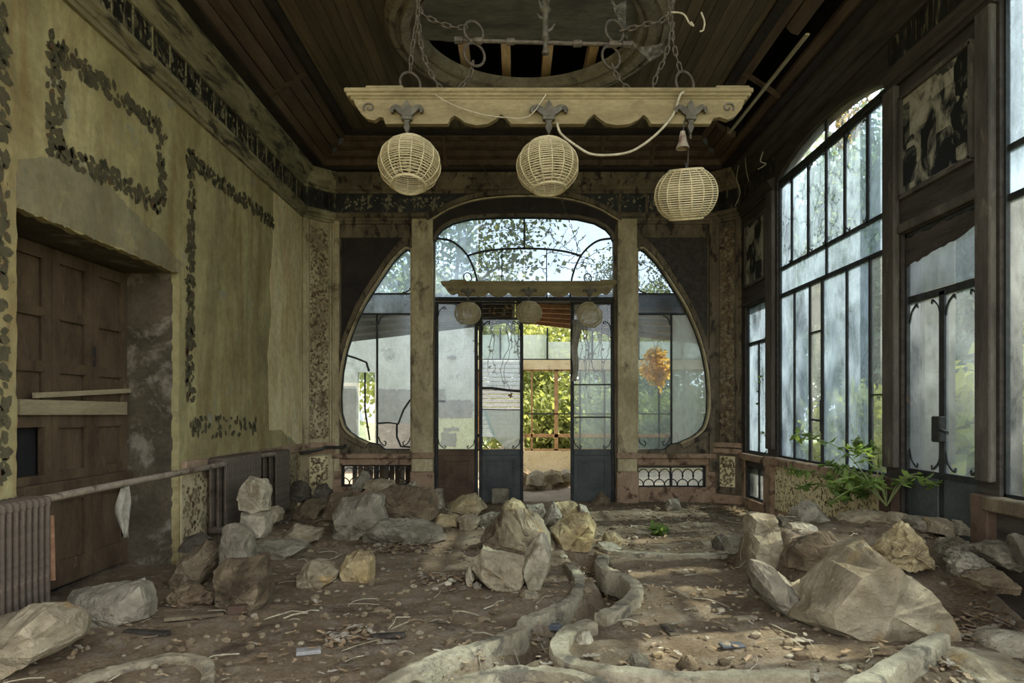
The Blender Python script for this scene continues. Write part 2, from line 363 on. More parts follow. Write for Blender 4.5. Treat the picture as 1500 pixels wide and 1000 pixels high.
def jitter_outline(poly, step, amp, seed=0):
    out = []; rn = random.Random(seed)
    for i, p in enumerate(poly):
        q = poly[(i+1) % len(poly)]; L = math.hypot(q[0]-p[0], q[1]-p[1]); n = max(1, int(L/step))
        for k in range(n):
            t = k/n; a = 0 if k == 0 else amp
            out.append((p[0]+(q[0]-p[0])*t+rn.uniform(-a, a), p[1]+(q[1]-p[1])*t+rn.uniform(-a, a)))
    return out

# ------------------------------------------------------------------ room numbers
XL, XR, YB = -2.74, 2.93, 9.1
Y0 = 1.4                                      # nearer than this the hall is out of view: it is open here
PATH = [(XL, Y0), (XL, 8.77), (-2.41, YB), (2.64, YB), (XR, 8.81), (XR, Y0)]
RPATH = [(XL, Y0), (XL, YB), (XR, YB), (XR, Y0)]
def miters(path):
    out = []
    for i in range(len(path)):
        ns = []
        for a, b in ((i-1, i), (i, i+1)):
            if 0 <= a and b < len(path):
                d = Vector((path[b][0]-path[a][0], path[b][1]-path[a][1])).normalized(); ns.append(Vector((d.y, -d.x)))
        if len(ns) == 1: out.append(ns[0])
        else:
            m = (ns[0]+ns[1]).normalized(); out.append(m/m.dot(ns[0]))
    return out
def sweep(path, i, prof, t0=0., t1=1.):
    """profile (offset from the wall, z) along segment i of a plan path with mitred ends"""
    ms = miters(path); p, q = Vector(path[i]), Vector(path[i+1]); m0, m1 = ms[i], ms[i+1]
    d = (q-p).normalized(); nn = Vector((d.y, -d.x))
    if t0 > 0: m0 = nn
    if t1 < 1: m1 = nn
    a = p+(q-p)*t0; b = p+(q-p)*t1; n = len(prof)
    vs = [(*(a+m0*o), z) for o, z in prof]+[(*(b+m1*o), z) for o, z in prof]
    return MB().add(vs, [tuple(range(n-1, -1, -1)), tuple(range(n, 2*n))]+[(k, (k+1) % n, n+(k+1) % n, n+k) for k in range(n)])
bx = lambda p: (p-CX)*YB/F
bz = lambda p: H-(p-CY)*YB/F
LW = lambda u, v, d: (d, u, v)                 # side walls: u = y, v = z, d = x
BW = lambda u, v, d: (u, d, v)                 # back wall: u = x, v = z, d = y
BP = lambda pts: [(bx(x), bz(y)) for x, y in pts]

# ------------------------------------------------------------------ ground
CHAN = [(850, 812), (884, 838), (905, 858), (880, 885), (845, 903), (800, 935), (740, 965), (660, 990)]
CH3 = [at(x, y, H*F/(y-CY)) for x, y in CHAN]
def sst(a, b, x):
    t = min(1, max(0, (x-a)/(b-a))); return t*t*(3-2*t)
def segd(p, a, b):
    ab = b-a; t = max(0, min(1, (p-a).dot(ab)/ab.dot(ab))); return (p-a-ab*t).length
CH2 = [Vector((p.x, p.y)) for p in CH3]
def gz(x, y):
    z = .018*noise.fractal(Vector((x*1.6, y*1.6, 0)), 1, 2, 4)
    z += .38*sst(3.75, 4.9, y)*sst(1.70, 1.90, x)*(1-sst(5.35, 5.75, y))
    z += .26*math.exp(-((x+1.25)**2/.55+(y-7.35)**2/.7))
    z += .10*math.exp(-((x+2.1)**2/.3+(y-8.0)**2/.6))
    z += .05*math.exp(-((x+.05)**2/.5+(y-6.2)**2/.4))
    z += .17*math.exp(-((x+2.2)**2/.12+(y-6.0)**2/.22))
    z -= .05*math.exp(-((x+2.9)**2/.5+(y-4.9)**2/1.5))
    if -1 < x < 1.6 and 2.4 < y < 6.4:
        d = min(segd(Vector((x, y)), CH2[i], CH2[i+1]) for i in range(len(CH2)-1))
        z -= .15*(1-sst(.07, .15, d))
    return z
def gpt(px, py):
    Y = 2.0
    while Y < 9.0:
        z = H-(py-CY)*Y/F; x = (px-CX)*Y/F
        if z <= gz(x, Y): return Vector((x, Y, gz(x, Y)))
        Y += .01
    return Vector(((px-CX)*9/F, 9.0, gz((px-CX)*9/F, 9)))
def make_floor():
    xs = np.concatenate([np.arange(-3.3, 3.1, .035)]); ys = np.concatenate([np.arange(-3, 2.4, .25), np.arange(2.4, 9.2, .03)])
    nx, ny = len(xs), len(ys)
    vs = [(x, y, gz(x, y)+.012*noise.noise(Vector((x*13, y*13, 3)))+.010*noise.noise(Vector((x*5, y*5, 9)))) for y in ys for x in xs]
    fs = [(j*nx+i, j*nx+i+1, (j+1)*nx+i+1, (j+1)*nx+i) for j in range(ny-1) for i in range(nx-1)]
    me = bpy.data.meshes.new('floor'); me.from_pydata(vs, [], fs); me.materials.append(M['soil'])
    me.polygons.foreach_set('use_smooth', [True]*len(fs))
    return link('floor', me, None, 'structure')
make_floor()
g = MB().box(-60, 60, -40, 80, -.32, -.22).build('floor_garden', M['garden'], None, kind='structure')

# ------------------------------------------------------------------ left wall
DY0, DY1, DZ = 3.75, 5.56, 2.335
hole = jitter_outline(rect(DY0, DY1, -.2, DZ), .05, .008, 4)
wl = plate(rect(Y0, 8.78, -.3, 4.40), [hole], LW, XL-.06, XL).build('wall_left', M['plaster'], None, kind='structure')
rec = MB(); rec.box(-3.22, XL-.055, DY1, DY1+.05, -.3, DZ+.05)
rec.build('jamb', M['jamb'], wl)
MB().box(-3.22, XL-.055, DY0-.05, DY0, -.3, DZ+.05).build('jamb', M['jamb'], wl)
MB().box(-3.22, XL-.055, DY0-.05, DY1+.05, DZ, DZ+.05).build('lintel', M['jamb'], wl)
MB().box(-3.4, -3.24, DY0-.05, DY1+.05, -.3, DZ+.05).build('blocking', M['black'], wl)
# pale strip where the painted coat has come away, and the grey patch over the lintel
st = [(7.60, 1.0), (7.95, 1.0), (8.77, .72), (8.77, 3.72), (7.74, 3.72), (7.72, 3.36), (7.70, 3.0), (7.62, 2.7), (7.66, 2.3), (7.55, 1.8), (7.58, 1.4)]
MB().prism(jitter_outline(st, .05, .012, 3), LW, XL, XL+.004).build('bare_plaster', M['bare_plaster'], wl)
gp = [(3.75, 2.34), (5.56, 2.34), (5.62, 2.42), (5.35, 2.52), (5.0, 2.62), (4.65, 2.72), (4.35, 2.78), (4.1, 2.76), (3.9, 2.66), (3.75, 2.60)]
MB().prism(jitter_outline(gp, .04, .014, 8), LW, XL, XL+.003).build('grey_plaster_patch', M['grey_plaster'], wl)
LEAF = [(-.5, 0), (-.25, .22), (.05, .30), (.3, .18), (.5, 0), (.3, -.18), (.05, -.30), (-.25, -.22)]
def print_leaves(name, mat, strips, fn, d, dens, size, parent, seed=1):
    """strips: (u0, u1, v0, v1) rectangles filled with flat painted leaves"""
    rn = random.Random(seed); mb = MB(); k = 0
    for u0, u1, v0, v1 in strips:
        for _ in range(int(dens*(u1-u0)*(v1-v0))):
            u = rn.uniform(u0, u1); v = rn.uniform(v0, v1); s = size*rn.uniform(.6, 1.3); a = rn.uniform(0, 6.28)
            c, sn = math.cos(a)*s, math.sin(a)*s; dd = d+(.0002 if d > 0 else -.0002)*(k % 9); k += 1
            vs = [fn(u+p*c-q*sn, v+p*sn+q*c, dd) for p, q in LEAF]
            mb.add(vs, [tuple(range(8))])
    return mb.build(name, mat, parent, kind='stuff')
print_leaves('painted_leaf_border', M['leaf_print'], [(3.99, 4.13, 2.79, 3.40), (5.22, 5.34, 2.79, 3.36), (4.0, 5.3, 2.73, 2.86), (4.0, 5.3, 3.32, 3.45),
    (5.68, 5.82, 1.30, 3.42), (5.7, 7.72, 3.27, 3.40), (3.40, 3.68, .8, 3.6)], LW, XL+.006, 780, .075, wl, 5)
print_leaves('painted_leaf_swag', M['leaf_print'], [(5.75, 7.2, .98, 1.16)], LW, XL+.006, 250, .075, wl, 6)
# low painted dado with a wooden rail along the left wall, both sides of the recess
for a, b in ((DY1+.02, 8.74),):
    MB().bevbox(XL, XL+.05, a, b, .70, .80, .01).build('dado_rail', M['dado'], wl)
    MB().box(XL, XL+.012, a, b, -.1, .70).build('dado_panel', M['pilaster'], wl)
print_leaves('painted_dado', M['flower_print'], [(5.60, 8.7, .12, .66)], LW, XL+.015, 500, .05, wl, 9)
# shutters
shf = thing('folding_shutter', 'tall brown four leaf panelled wooden shutter closed inside the left wall recess', 'shutter', (-3.18, 4.65, 0))
rows = [(.16, .60), (.79, 1.11), (1.18, 1.49), (1.54, 1.86), (1.90, 2.25)]
lw = (DY1-DY0)/4
for k in range(4):
    y0 = DY0+k*lw+.004; y1 = y0+lw-.008; x = -3.16
    holes = [rect(y0+.07, y1-.07, a, b) for a, b in rows]
    lf = plate(rect(y0, y1, 0.0, DZ-.01), holes, LW, x-.045, x).build('leaf', M['shutter'], shf)
    for j, (a, b) in enumerate(rows):
        if k == 1 and j == 1: continue
        pb = MB().bevbox(x-.044, x-.034, y0+.066, y1-.066, a-.004, b+.004, .004); pb.build('panel', M['shutter'], lf)
        fm = MB()
        for (p, q) in (((y0+.075, a+.005), (y1-.075, a+.005)), ((y1-.075, a+.005), (y1-.075, b-.005)), ((y1-.075, b-.005), (y0+.075, b-.005)), ((y0+.075, b-.005), (y0+.075, a+.005))):
            fm.bar((x-.01, p[0], p[1]), (x-.01, q[0], q[1]), .014)
        fm.build('moulding', M['shutter'], lf)
MB().bevbox(-3.17, -3.10, DY0+.01, DY1-.01, .64, .735, .012).build('sill', M['shutter'], shf)
for k in (1, 3): MB().bar((-3.15, DY0+k*lw, 1.55), (-3.15, DY0+k*lw, 1.70), .018).build('hinge', M['iron'], shf)
def board(name, label, a, b, wd, th, mat, cat='plank'):
    mb = MB(); mb.bar(a, b, th, wd); return tag(mb.build(name, mat), label, cat)
pa = lambda px, py, X: Vector((X, X*F/(px-CX), H-(py-CY)*(X*F/(px-CX))/F))
board('plank', 'thin pale batten nailed across the brown shutter, upper of two', pa(50, 579, -3.13), pa(190, 572, -3.13), .035, .024, M['board'])
board('plank', 'wide pale plank nailed across the brown shutter, lower of two', pa(26, 596, -3.13), pa(184, 598, -3.13), .10, .026, M['board'])
board('batten', 'reddish loose batten leaning upright against the shutter foot beside radiator', pa(77, 850, -3.02), pa(75, 755, -3.10), .03, .02, M['rafter'], 'batten')

# ------------------------------------------------------------------ cornice, corner piers
TR = [0]
def trim(mb, mat, smooth=False):
    TR[0] += 1; return mb.build('trim_%d' % TR[0], mat, None, smooth, kind='structure')
P_LOW = [(0, 3.70), (.03, 3.70), (.035, 3.73), (.05, 3.735), (.055, 3.765), (.085, 3.785), (.09, 3.82), (.05, 3.83), (.04, 3.85), (0, 3.85)]
P_FRI = [(0, 3.84), (.012, 3.84), (.012, 4.12), (0, 4.12)]
P_UP = [(0, 4.10), (.035, 4.10), (.04, 4.13), (.07, 4.15), (.075, 4.18), (.11, 4.22), (.115, 4.25), (.16, 4.30), (.165, 4.34), (0, 4.34)]
WIN_SPAN = lambda y: 1-(y-Y0)/(8.81-Y0)      # place along the right wall, from its far end
for i in (0, 1, 2, 3, 4):
    mt = M['cornice'] if i < 2 else (M['panel_wood'] if i < 4 else M['old_wood'])
    if i == 4:
        trim(sweep(PATH, 4, P_LOW, 0, WIN_SPAN(7.70)), mt); trim(sweep(PATH, 4, P_LOW, WIN_SPAN(5.34), WIN_SPAN(4.14)), mt)
    elif i == 2:
        n = 5.05
        trim(sweep(PATH, 2, P_LOW, 0, (bx(628)+2.41)/n), mt); trim(sweep(PATH, 2, P_LOW, (bx(908)+2.41)/n, 1), mt)
    else: trim(sweep(PATH, i, P_LOW), mt)
    trim(sweep(PATH, i, P_UP), mt)
    if i != 4: trim(sweep(PATH, i, P_FRI), M['frieze'])
trim(sweep(PATH, 4, P_FRI, 0, WIN_SPAN(7.70)), M['frieze']); trim(sweep(PATH, 4, P_FRI, WIN_SPAN(5.34), 1), M['frieze'])
print_leaves('painted_frieze', M['pale_print'], [(3.2, 8.7, 3.87, 4.08)], LW, XL+.014, 330, .05, wl, 15)
# frieze dividers on the left wall
for y in np.arange(3.3, 8.7, .26):
    MB().box(XL+.010, XL+.020, y, y+.012, 3.85, 4.11).build('frieze_joint', M['cornice'], wl)
# chamfered corner piers
def pier(i, name, mats):
    (ax, ay), (cx_, cy_) = PATH[i], PATH[i+1]; a = Vector((ax, ay)); b = Vector((cx_, cy_)); d = (b-a).normalized(); L = (b-a).length; n = Vector((d.y, -d.x))
    def fn(u, v, o): p = a+d*u+n*o; return (p.x, p.y, v)
    root = plate(rect(0, L, -.2, 4.40), [], fn, -.06, 0).build(name, mats[0], None, kind='structure')
    for u0, u1 in ((.0, .05), (.055, .085), (L-.085, L-.055), (L-.05, L)):
        mb = MB(); mb.prism(rect(u0, u1, .80, 3.70), fn, 0, .03 if u0 in (.0, L-.05) else .018); mb.build('moulding', mats[1], root)
    for v0, v1, m in ((.80, 3.68, mats[2]), (.22, .62, mats[3]), (3.88, 4.08, M['frieze'])):
        MB().prism(rect(.10, L-.10, v0, v1), fn, 0, .012).build('painted_panel', m, root)
    for v0, v1 in ((.66, .72), (.74, .80), (.0, .12)):
        MB().prism(rect(0, L, v0, v1), fn, 0, .05).build('rail', M['dado'], root)
    print_leaves('painted_flowers', M['flower_print'], [(.11, L-.11, .85, 3.6), (.11, L-.11, .24, .60)], fn, .0135, 1300, .045, root, i)
    return root
pier(1, 'wall_corner_left', [M['pilaster'], M['pilaster'], M['pilaster'], M['bare_plaster']])
pier(3, 'wall_corner_right', [M['panel_wood'], M['panel_wood'], M['panel_wood'], M['bare_plaster']])

# ------------------------------------------------------------------ back wall
ARCH = [(637, 660), (637, 352), (640, 343), (648, 334), (664, 325), (690, 319), (725, 317), (768, 316.5)]
ARCH = ARCH+[(1536-x, y) for x, y in reversed(ARCH[:-1])]
ARCHO = [(636, 737)]+ARCH[1:-1]+[(901, 737)]
EGG = [(602, 659), (602, 368), (600, 365), (596, 364), (590, 367.5), (574, 384), (551, 418), (532, 449), (516, 485), (507, 512), (500.5, 545), (498, 580), (499, 605), (504, 624), (512, 634), (524, 642), (540, 649), (555, 652), (560, 657), (563, 659)]
EGGR = [(1536-x, y) for x, y in reversed(EGG)]
LOWL, LOWR = rect(bx(500), bx(602), bz(712), bz(681)), rect(bx(934), bx(1034), bz(714), bz(683))
wb = plate(rect(-2.44, 2.67, -.3, 4.40), [BP(ARCHO), BP(EGG), BP(EGGR), LOWL, LOWR], BW, YB, YB+.14).build('wall_back', M['panel_wood'], None, kind='structure')
def bstrip(pxs, w_, t, y, name, mat, closed=False):
    return MB().ribbon([(bx(p[0]), y, bz(p[1])) for p in pxs], w_, t, (0, 1, 0)).build(name, mat, wb)
ybx = lambda p0, p1, q0, q1, y0, y1: MB().bevbox(bx(p0), bx(p1), y0, y1, bz(q1), bz(q0), .008)
for p0, p1 in ((604, 635), (904, 932)):
    ybx(p0, p1, 322, 690, YB-.07, YB).build('pilaster', M['pilaster'], wb)
    ybx(p0-2, p1+2, 690, 738, YB-.10, YB).build('plinth', M['dado'], wb)
    ybx(p0-2, p1+2, 662, 671, YB-.10, YB).build('pilaster_band', M['dado'], wb)
for p0, p1 in ((490, 498), (1038, 1050)):
    ybx(p0, p1, 322, 690, YB-.05, YB).build('pilaster', M['pilaster'] if p0 < 700 else M['panel_wood'], wb)
for p0, p1 in ((488, 604), (932, 1048)):
    ybx(p0, p1, 664, 671, YB-.06, YB).build('dado_rail', M['dado'], wb)
    ybx(p0, p1, 671, 681, YB-.015, YB).build('dado_board', M['dado'], wb)
    ybx(p0, p1, 713, 739, YB-.03, YB).build('plinth', M['dado'], wb)
    ybx(p0, (500 if p0 < 700 else 934), 681, 713, YB-.02, YB).build('dado_stile', M['dado'], wb)
    ybx((602 if p0 < 700 else 1034), p1, 681, 713, YB-.02, YB).build('dado_stile', M['dado'], wb)
# dark sunken spandrel boards with their mouldings, left and right of the egg windows
def mirror(pts): return [(1536-x, y) for x, y in reversed(pts)]
SP = [(500, 349), (588, 349), (582, 356), (566, 375), (541, 412), (521, 445), (506, 480), (500, 497)]
MB().prism(BP(SP), BW, YB-.006, YB+.01).build('spandrel_board', M['dark_wood'], wb)
MB().prism(BP(mirror(SP)), BW, YB-.006, YB+.01).build('spandrel_board', M['old_wood'], wb)
for f_ in (lambda p: p, mirror):
    bstrip(f_([(500, 347), (545, 347), (592, 347)]), .03, .03, YB-.012, 'moulding', M['panel_wood'])
    ca = [tuple(v) for v in smooth([(*p, 0) for p in EGG[2:-3]], 3)]
    off = [(x-(5 if y < 640 else 2), y-(3 if y < 600 else -4)) for x, y, z in ca]
    bstrip(f_(off), .055, .05, YB-.02, 'window_surround', M['panel_wood'] if f_ is mirror else M['panel_wood'])
    bstrip(f_([(x, y) for x, y, z in ca]), .024, .07, YB-.025, 'window_bead', M['pilaster'])
    bstrip(f_([(603, 364), (603, 500), (603, 660)]), .024, .05, YB-.02, 'window_bead', M['pilaster'])
ARC2 = smooth([(626, 322, 0), (638, 315, 0), (665, 300, 0), (705, 288.5, 0), (768, 284, 0), (831, 288.5, 0), (871, 300, 0), (898, 315, 0), (910, 322, 0)], 6)
plate(BP([(v.x, v.y) for v in ARC2]+[(902, 322)]+[p for p in reversed(ARCH[1:-1])]+[(636, 322)]), [], BW, YB-.05, YB).build('arch_board', M['dark_wood'], wb)
bstrip([(v.x, v.y) for v in ARC2], .06, .07, YB-.07, 'arch_moulding', M['panel_wood'])
bstrip([(v.x, v.y+5.5) for v in ARC2], .02, .05, YB-.06, 'arch_moulding', M['pilaster'])
bstrip([(x, y) for x, y in ARCH[1:-1]], .035, .07, YB-.045, 'arch_bead', M['panel_wood'])
print_leaves('painted_frieze', M['pale_print'], [(bx(505), bx(690), 3.90, 4.06), (bx(850), bx(1030), 3.90, 4.06)], BW, YB-.0135, 420, .045, wb, 31)
for p0 in (905, 945, 985, 1030): ybx(p0, p0+4, 285, 312, YB-.025, YB).build('frieze_joint', M['panel_wood'], wb)

# --- glazing
def pane(poly, fn, d, mat, parent, t=.004):
    if len(poly) >= 3: return MB().prism(poly, fn, d-t/2, d+t/2).build('pane', mat, parent)
NW = [0]
def window(): NW[0] += 1; return struct('window_%d' % NW[0])
gy = YB+.07
wa = window()                                   # the arched fanlight
bar = lambda pts, w_, par, y=gy, t=.03, nm='bar': MB().ribbon([(bx(p[0]), y, bz(p[1])) for p in pts], w_, t, (0, 1, 0)).build(nm, M['bar'], par)
bar([(637, 437), (768, 437), (901, 437)], .05, wa, t=.06, nm='transom')
bar([(768, 317), (768, 340), (768, 362)], .022, wa)
q1 = smooth([(637, 347, 0), (660, 351, 0), (680, 367, 0), (692, 388, 0), (699, 413, 0), (700, 437, 0)], 5)
q2 = smooth([(684, 373, 0), (705, 367, 0), (735, 363, 0), (768, 362, 0)], 5)
for f_ in (lambda p: p, mirror):
    bar(f_([(v.x, v.y) for v in q1]), .024, wa); bar(f_([(v.x, v.y) for v in q2]), .022, wa)
    bar(f_([(735, 363), (735, 400), (735, 437)]), .012, wa)
bar([(x, y) for x, y in ARCH[1:-1]], .03, wa, nm='frame')
for x0, x1, m in ((636, 700, 'glass_hazy'), (700, 768, 'glass_dirty_dim'), (768, 836, 'glass_dirty_dim'), (836, 902, 'glass_dirty_dim')):
    pane(clip(BP(ARCH), bx(x0)+.002, bx(x1)-.002, bz(437), 4.2), BW, gy, M[m], wa)
for side, E in (('l', EGG), ('r', EGGR)):       # the two egg-shaped side windows
    we = window(); f_ = (lambda p: p) if side == 'l' else mirror
    bar(E+[E[0]], .028, we, t=.05, nm='frame')
    hw = lambda y: min(x for x, yy in EGG if abs(yy-y) < 22)
    bar(f_([(546, 429), (575, 429), (602, 429)]), .02, we); bar(f_([(530, 459), (565, 459), (602, 459)]), .026, we)
    bar(f_([(551, 459), (551, 550), (551, 650)]), .024, we)
    eb = BP(E); mid = bx(551) if side == 'l' else bx(985); lo, hi = min(p[0] for p in eb), max(p[0] for p in eb)
    tp = 'glass_hazy' if side == 'l' else 'glass_dirty_dim'
    pane(clip(eb, lo, hi, bz(429)+.002, bz(360)), BW, gy, M[tp], we); pane(clip(eb, lo, hi, bz(459)+.002, bz(429)-.002), BW, gy, M[tp], we)
    if side == 'l':
        pl = clip(eb, lo, mid, bz(660), bz(459)-.002)
        pane(clip(pl, lo, mid, bz(560), bz(459)), BW, gy, M['glass_clear'], we)
        pane(BP([(500, 565), (520, 565), (536, 646), (524, 641), (508, 628), (499, 600)]), BW, gy, M['glass_dirty'], we)
        pane(clip(eb, mid, hi, bz(620), bz(459)-.002), BW, gy, M['glass_clear'], we)
        bar([(504, 519), (520, 524), (535, 530), (539, 543)], .026, we); bar([(552, 620), (568, 619), (582, 621), (590, 600), (600, 585)], .022, we)
        bar([(580, 621), (580, 640), (586, 654), (600, 655)], .024, we); bar([(533, 545), (533, 600), (540, 645)], .018, we)
    else:
        pane(clip(eb, lo, mid, bz(660), bz(459)-.002), BW, gy, M['glass_dirty'], we)
        pane(clip(eb, mid, hi, bz(660), bz(459)-.002), BW, gy, M['glass_milky'], we)
    for sx in (0, 1):                           # small art nouveau corner scrolls
        u = 600 if sx == 0 else 553
        s_ = -1 if sx == 0 else 1
        sc = smooth([(u, 640, 0), (u+s_*3, 648, 0), (u+s_*9, 653, 0), (u+s_*11, 648, 0), (u+s_*8, 646, 0)], 4)
        bar(f_([(v.x, v.y) for v in sc]), .012, we, nm='scroll')
        sc = smooth([(u, 420, 0), (u+s_*4, 425, 0), (u+s_*12, 428, 0)], 4) if sx == 0 else smooth([(u, 475, 0), (u+s_*3, 466, 0), (u+s_*10, 461, 0)], 4)
        bar(f_([(v.x, v.y) for v in sc]), .012, we, nm='scroll')
for (p0, p1, q0, q1_, m) in ((500, 602, 681, 712, None), (934, 1034, 683, 714, 'glass_dirty')):     # low lattice windows
    wl_ = window(); mid = (p0+p1)/2
    for a, b in (((p0, q0), (p1, q0)), ((p0, q1_), (p1, q1_)), ((p0, q0), (p0, q1_)), ((p1, q0), (p1, q1_))): bar([a, b], .04, wl_, t=.06, nm='frame')
    bar([(mid, q0), (mid, q1_)], .022, wl_)
    for k in range(2):
        a = p0+2+k*(mid-p0); w3 = (mid-p0-3)/3; L = MB()
        for r_ in range(2):
            for c_ in range(3 if r_ == 0 else 4):
                cx_ = a+w3*(c_+.5) if r_ == 0 else a+w3*c_; yb = q1_-(q1_-q0)*(.50 if r_ == 0 else 0.02)
                pts = [(cx_+w3*.55*math.cos(t), yb-(q1_-q0)*.36*math.sin(t)) for t in np.linspace(0, math.pi, 9)]
                pts = [(min(max(x, a), a+3*w3), y) for x, y in pts]
                L.ribbon([(bx(x), gy, bz(y)) for x, y in pts], .013, .014, (0, 1, 0))
                if r_ == 0: L.ribbon([(bx(cx_-w3*.5), gy, bz(yb)), (bx(cx_-w3*.5), gy, bz(yb+(q1_-q0)*.14))], .013, .014, (0, 1, 0))
        L.build('lattice', M['bar'], wl_)
        if m: pane(rect(bx(a), bx(a+3*w3), bz(q1_), bz(q0)), BW, gy+.01, M[m], wl_)
# --- glazed door leaves of the screen
ND = [0]
def leaf(p0, p1, kind):
    ND[0] += 1; r_ = struct('door_%d' % ND[0]); mt = M['brown_door'] if kind == 'fixed' else M['door_paint']
    g0, g1 = 441, 660; fr = .045
    X0, X1 = bx(p0)+.003, bx(p1)-.003; ya, yb = gy-.03, gy+.03
    MB().bevbox(X0, X0+fr, ya, yb, bz(736), bz(438)-.03, .006).build('stile', M['bar'], r_); MB().bevbox(X1-fr, X1, ya, yb, bz(736), bz(438)-.03, .006).build('stile', M['bar'], r_)
    MB().bevbox(X0+fr, X1-fr, ya, yb, bz(444), bz(438)-.03, .006).build('rail', M['bar'], r_)
    MB().bevbox(X0+fr, X1-fr, ya, yb, bz(667), bz(658), .006).build('rail', mt, r_)
    plate(rect(X0+fr*.5, X1-fr*.5, bz(736), bz(665)), [rect(X0+.12, X1-.12, bz(714), bz(674))], BW, ya+.006, yb-.01).build('kick_panel', mt, r_)
    MB().bevbox(X0+.115, X1-.115, gy-.012, gy+.012, bz(715), bz(673), .005).build('inset_panel', mt, r_)
    f = MB()
    for a, b in (((X0+.12, bz(714)), (X1-.12, bz(714))), ((X1-.12, bz(714)), (X1-.12, bz(674))), ((X1-.12, bz(674)), (X0+.12, bz(674))), ((X0+.12, bz(674)), (X0+.12, bz(714)))): f.bar((a[0], ya, a[1]), (b[0], ya, b[1]), .022)
    f.build('moulding', mt, r_)
    for sx, xx in ((1, X0+fr), (-1, X1-fr)):
        for sz, zz in ((1, bz(658)), (-1, bz(468) if kind != 'fixed' else bz(447))):
            pts = smooth([(xx, zz+sz*.13, 0), (xx+sx*.018, zz+sz*.06, 0), (xx+sx*.08, zz+sz*.012, 0), (xx+sx*.10, zz+sz*.035, 0), (xx+sx*.075, zz+sz*.045, 0)], 4)
            MB().ribbon([(v.x, gy, v.y) for v in pts], .012, .014, (0, 1, 0)).build('scroll', M['bar'], r_)
    return r_, X0+fr, X1-fr
r1, a, b = leaf(636, 700, 'fixed'); pane(rect(a, b, bz(658), bz(444)), BW, gy, M['glass_dirty'], r1)
r2, a, b = leaf(701, 767, 'door')
bar([(702, 568), (720, 568), (742, 571), (766, 573)], .035, r2, nm='broken_bar'); bar([(702, 599), (735, 600), (766, 600)], .012, r2); bar([(702, 466), (766, 466)], .02, r2)
pane(rect(a, b, bz(568), bz(466)), BW, gy, M['glass_dirty'], r2)
pane(BP([(704, 600), (712, 600), (726, 640), (704, 657)]), BW, gy, M['glass_clear'], r2); pane(BP([(765, 640), (765, 657), (738, 657)]), BW, gy, M['glass_milky'], r2)
pane(BP([(706, 600), (762, 600), (764, 640), (740, 655), (722, 640)]), BW, gy+.006, M['glass_milky'], r2)
r3, a, b = leaf(836, 901, 'door')
for y in (563, 611): bar([(837, y), (870, y), (900, y)], .018, r3)
for q0, q1_ in ((444, 563), (563, 611), (611, 658)): pane(rect(a, b, bz(q1_)+.01, bz(q0)-.01), BW, gy, M['glass_dirty'], r3)
MB().bevbox(bx(768), bx(836), gy-.05, gy+.05, bz(738)-.03, bz(735), .01).build('threshold', M['concrete'], wb)

# ------------------------------------------------------------------ right wall
AR = [(5.39, .70), (5.39, 3.78)]+[(5.39+2.26*t, 3.78+.22*math.sin(math.pi*min(1, t*1.0))**.6) for t in np.linspace(.04, .96, 14)]+[(7.65, 3.78), (7.65, .70)]
NARROW = rect(7.93, 8.70, .70, 2.53); NLOW = rect(7.95, 8.68, .13, .52)
RDOOR = rect(4.33, 5.18, -.3, 2.55); NEXT = rect(2.3, 4.13, .70, 3.78); NEXT2 = rect(.2, 2.0, .70, 3.78)
wr = plate(rect(Y0, 8.83, -.3, 4.40), [AR, NARROW, NLOW, RDOOR, NEXT], LW, XR, XR+.14).build('wall_right', M['old_wood'], None, kind='structure')
rbx = lambda y0, y1, z0, z1, x0, x1: MB().bevbox(x0, x1, y0, y1, z0, z1, .008)
for y0, y1 in ((5.20, 5.37), (4.15, 4.29), (7.68, 7.88)):
    rbx(y0, y1, .78, 3.70, XR-.05, XR).build('pilaster', M['post_wood'], wr); rbx(y0-.01, y1+.01, -.2, .70, XR-.07, XR).build('plinth', M['dado'] if y0 > 6 else M['brown_door'], wr)
rbx(5.37, 7.68, .615, .70, XR-.10, XR+.03).build('window_sill', M['dado'], wr)
rbx(2.0, 4.15, .615, .70, XR-.10, XR+.03).build('window_sill', M['panel_wood'], wr)
rbx(7.88, 8.78, .60, .68, XR-.06, XR).build('dado_rail', M['dado'], wr)
for a in ((7.88, 7.95), (8.68, 8.78)): rbx(a[0], a[1], -.1, .60, XR-.02, XR).build('dado_stile', M['dado'], wr)
rbx(7.88, 8.78, -.1, .12, XR-.035, XR).build('plinth', M['dado'], wr)
rbx(7.9, 8.72, 2.55, 2.62, XR-.03, XR).build('moulding', M['old_wood'], wr)
MB().box(XR-.012, XR, 5.37, 7.68, -.1, .615).build('dado_panel', M['bare_plaster'], wr)
print_leaves('painted_dado', M['flower_print'], [(5.4, 7.66, -.05, .6)], LW, XR-.0135, 750, .035, wr, 77)
rbx(5.37, 7.68, -.1, .12, XR-.03, XR).build('plinth', M['dado'], wr)
MB().box(XR-.012, XR, 2.0, 4.15, -.1, .615).build('dado_panel', M['old_wood'], wr)
for (y0, y1, z0, z1) in ((4.36, 5.16, 2.83, 3.58), (7.97, 8.66, 2.78, 3.55)):       # flaked pictures in their frames
    MB().box(XR-.010, XR-.002, y0, y1, z0, z1).build('flaked_picture', M['picture'], wr)
    f = MB()
    for (p, q) in (((y0, z0), (y1, z0)), ((y1, z0), (y1, z1)), ((y1, z1), (y0, z1)), ((y0, z1), (y0, z0))): f.bar((XR-.014, *p), (XR-.014, *q), .035)
    f.build('picture_frame', M['post_wood'], wr)
rbx(4.29, 5.20, 2.56, 2.63, XR-.03, XR).build('moulding', M['post_wood'], wr)
gx = XR+.05
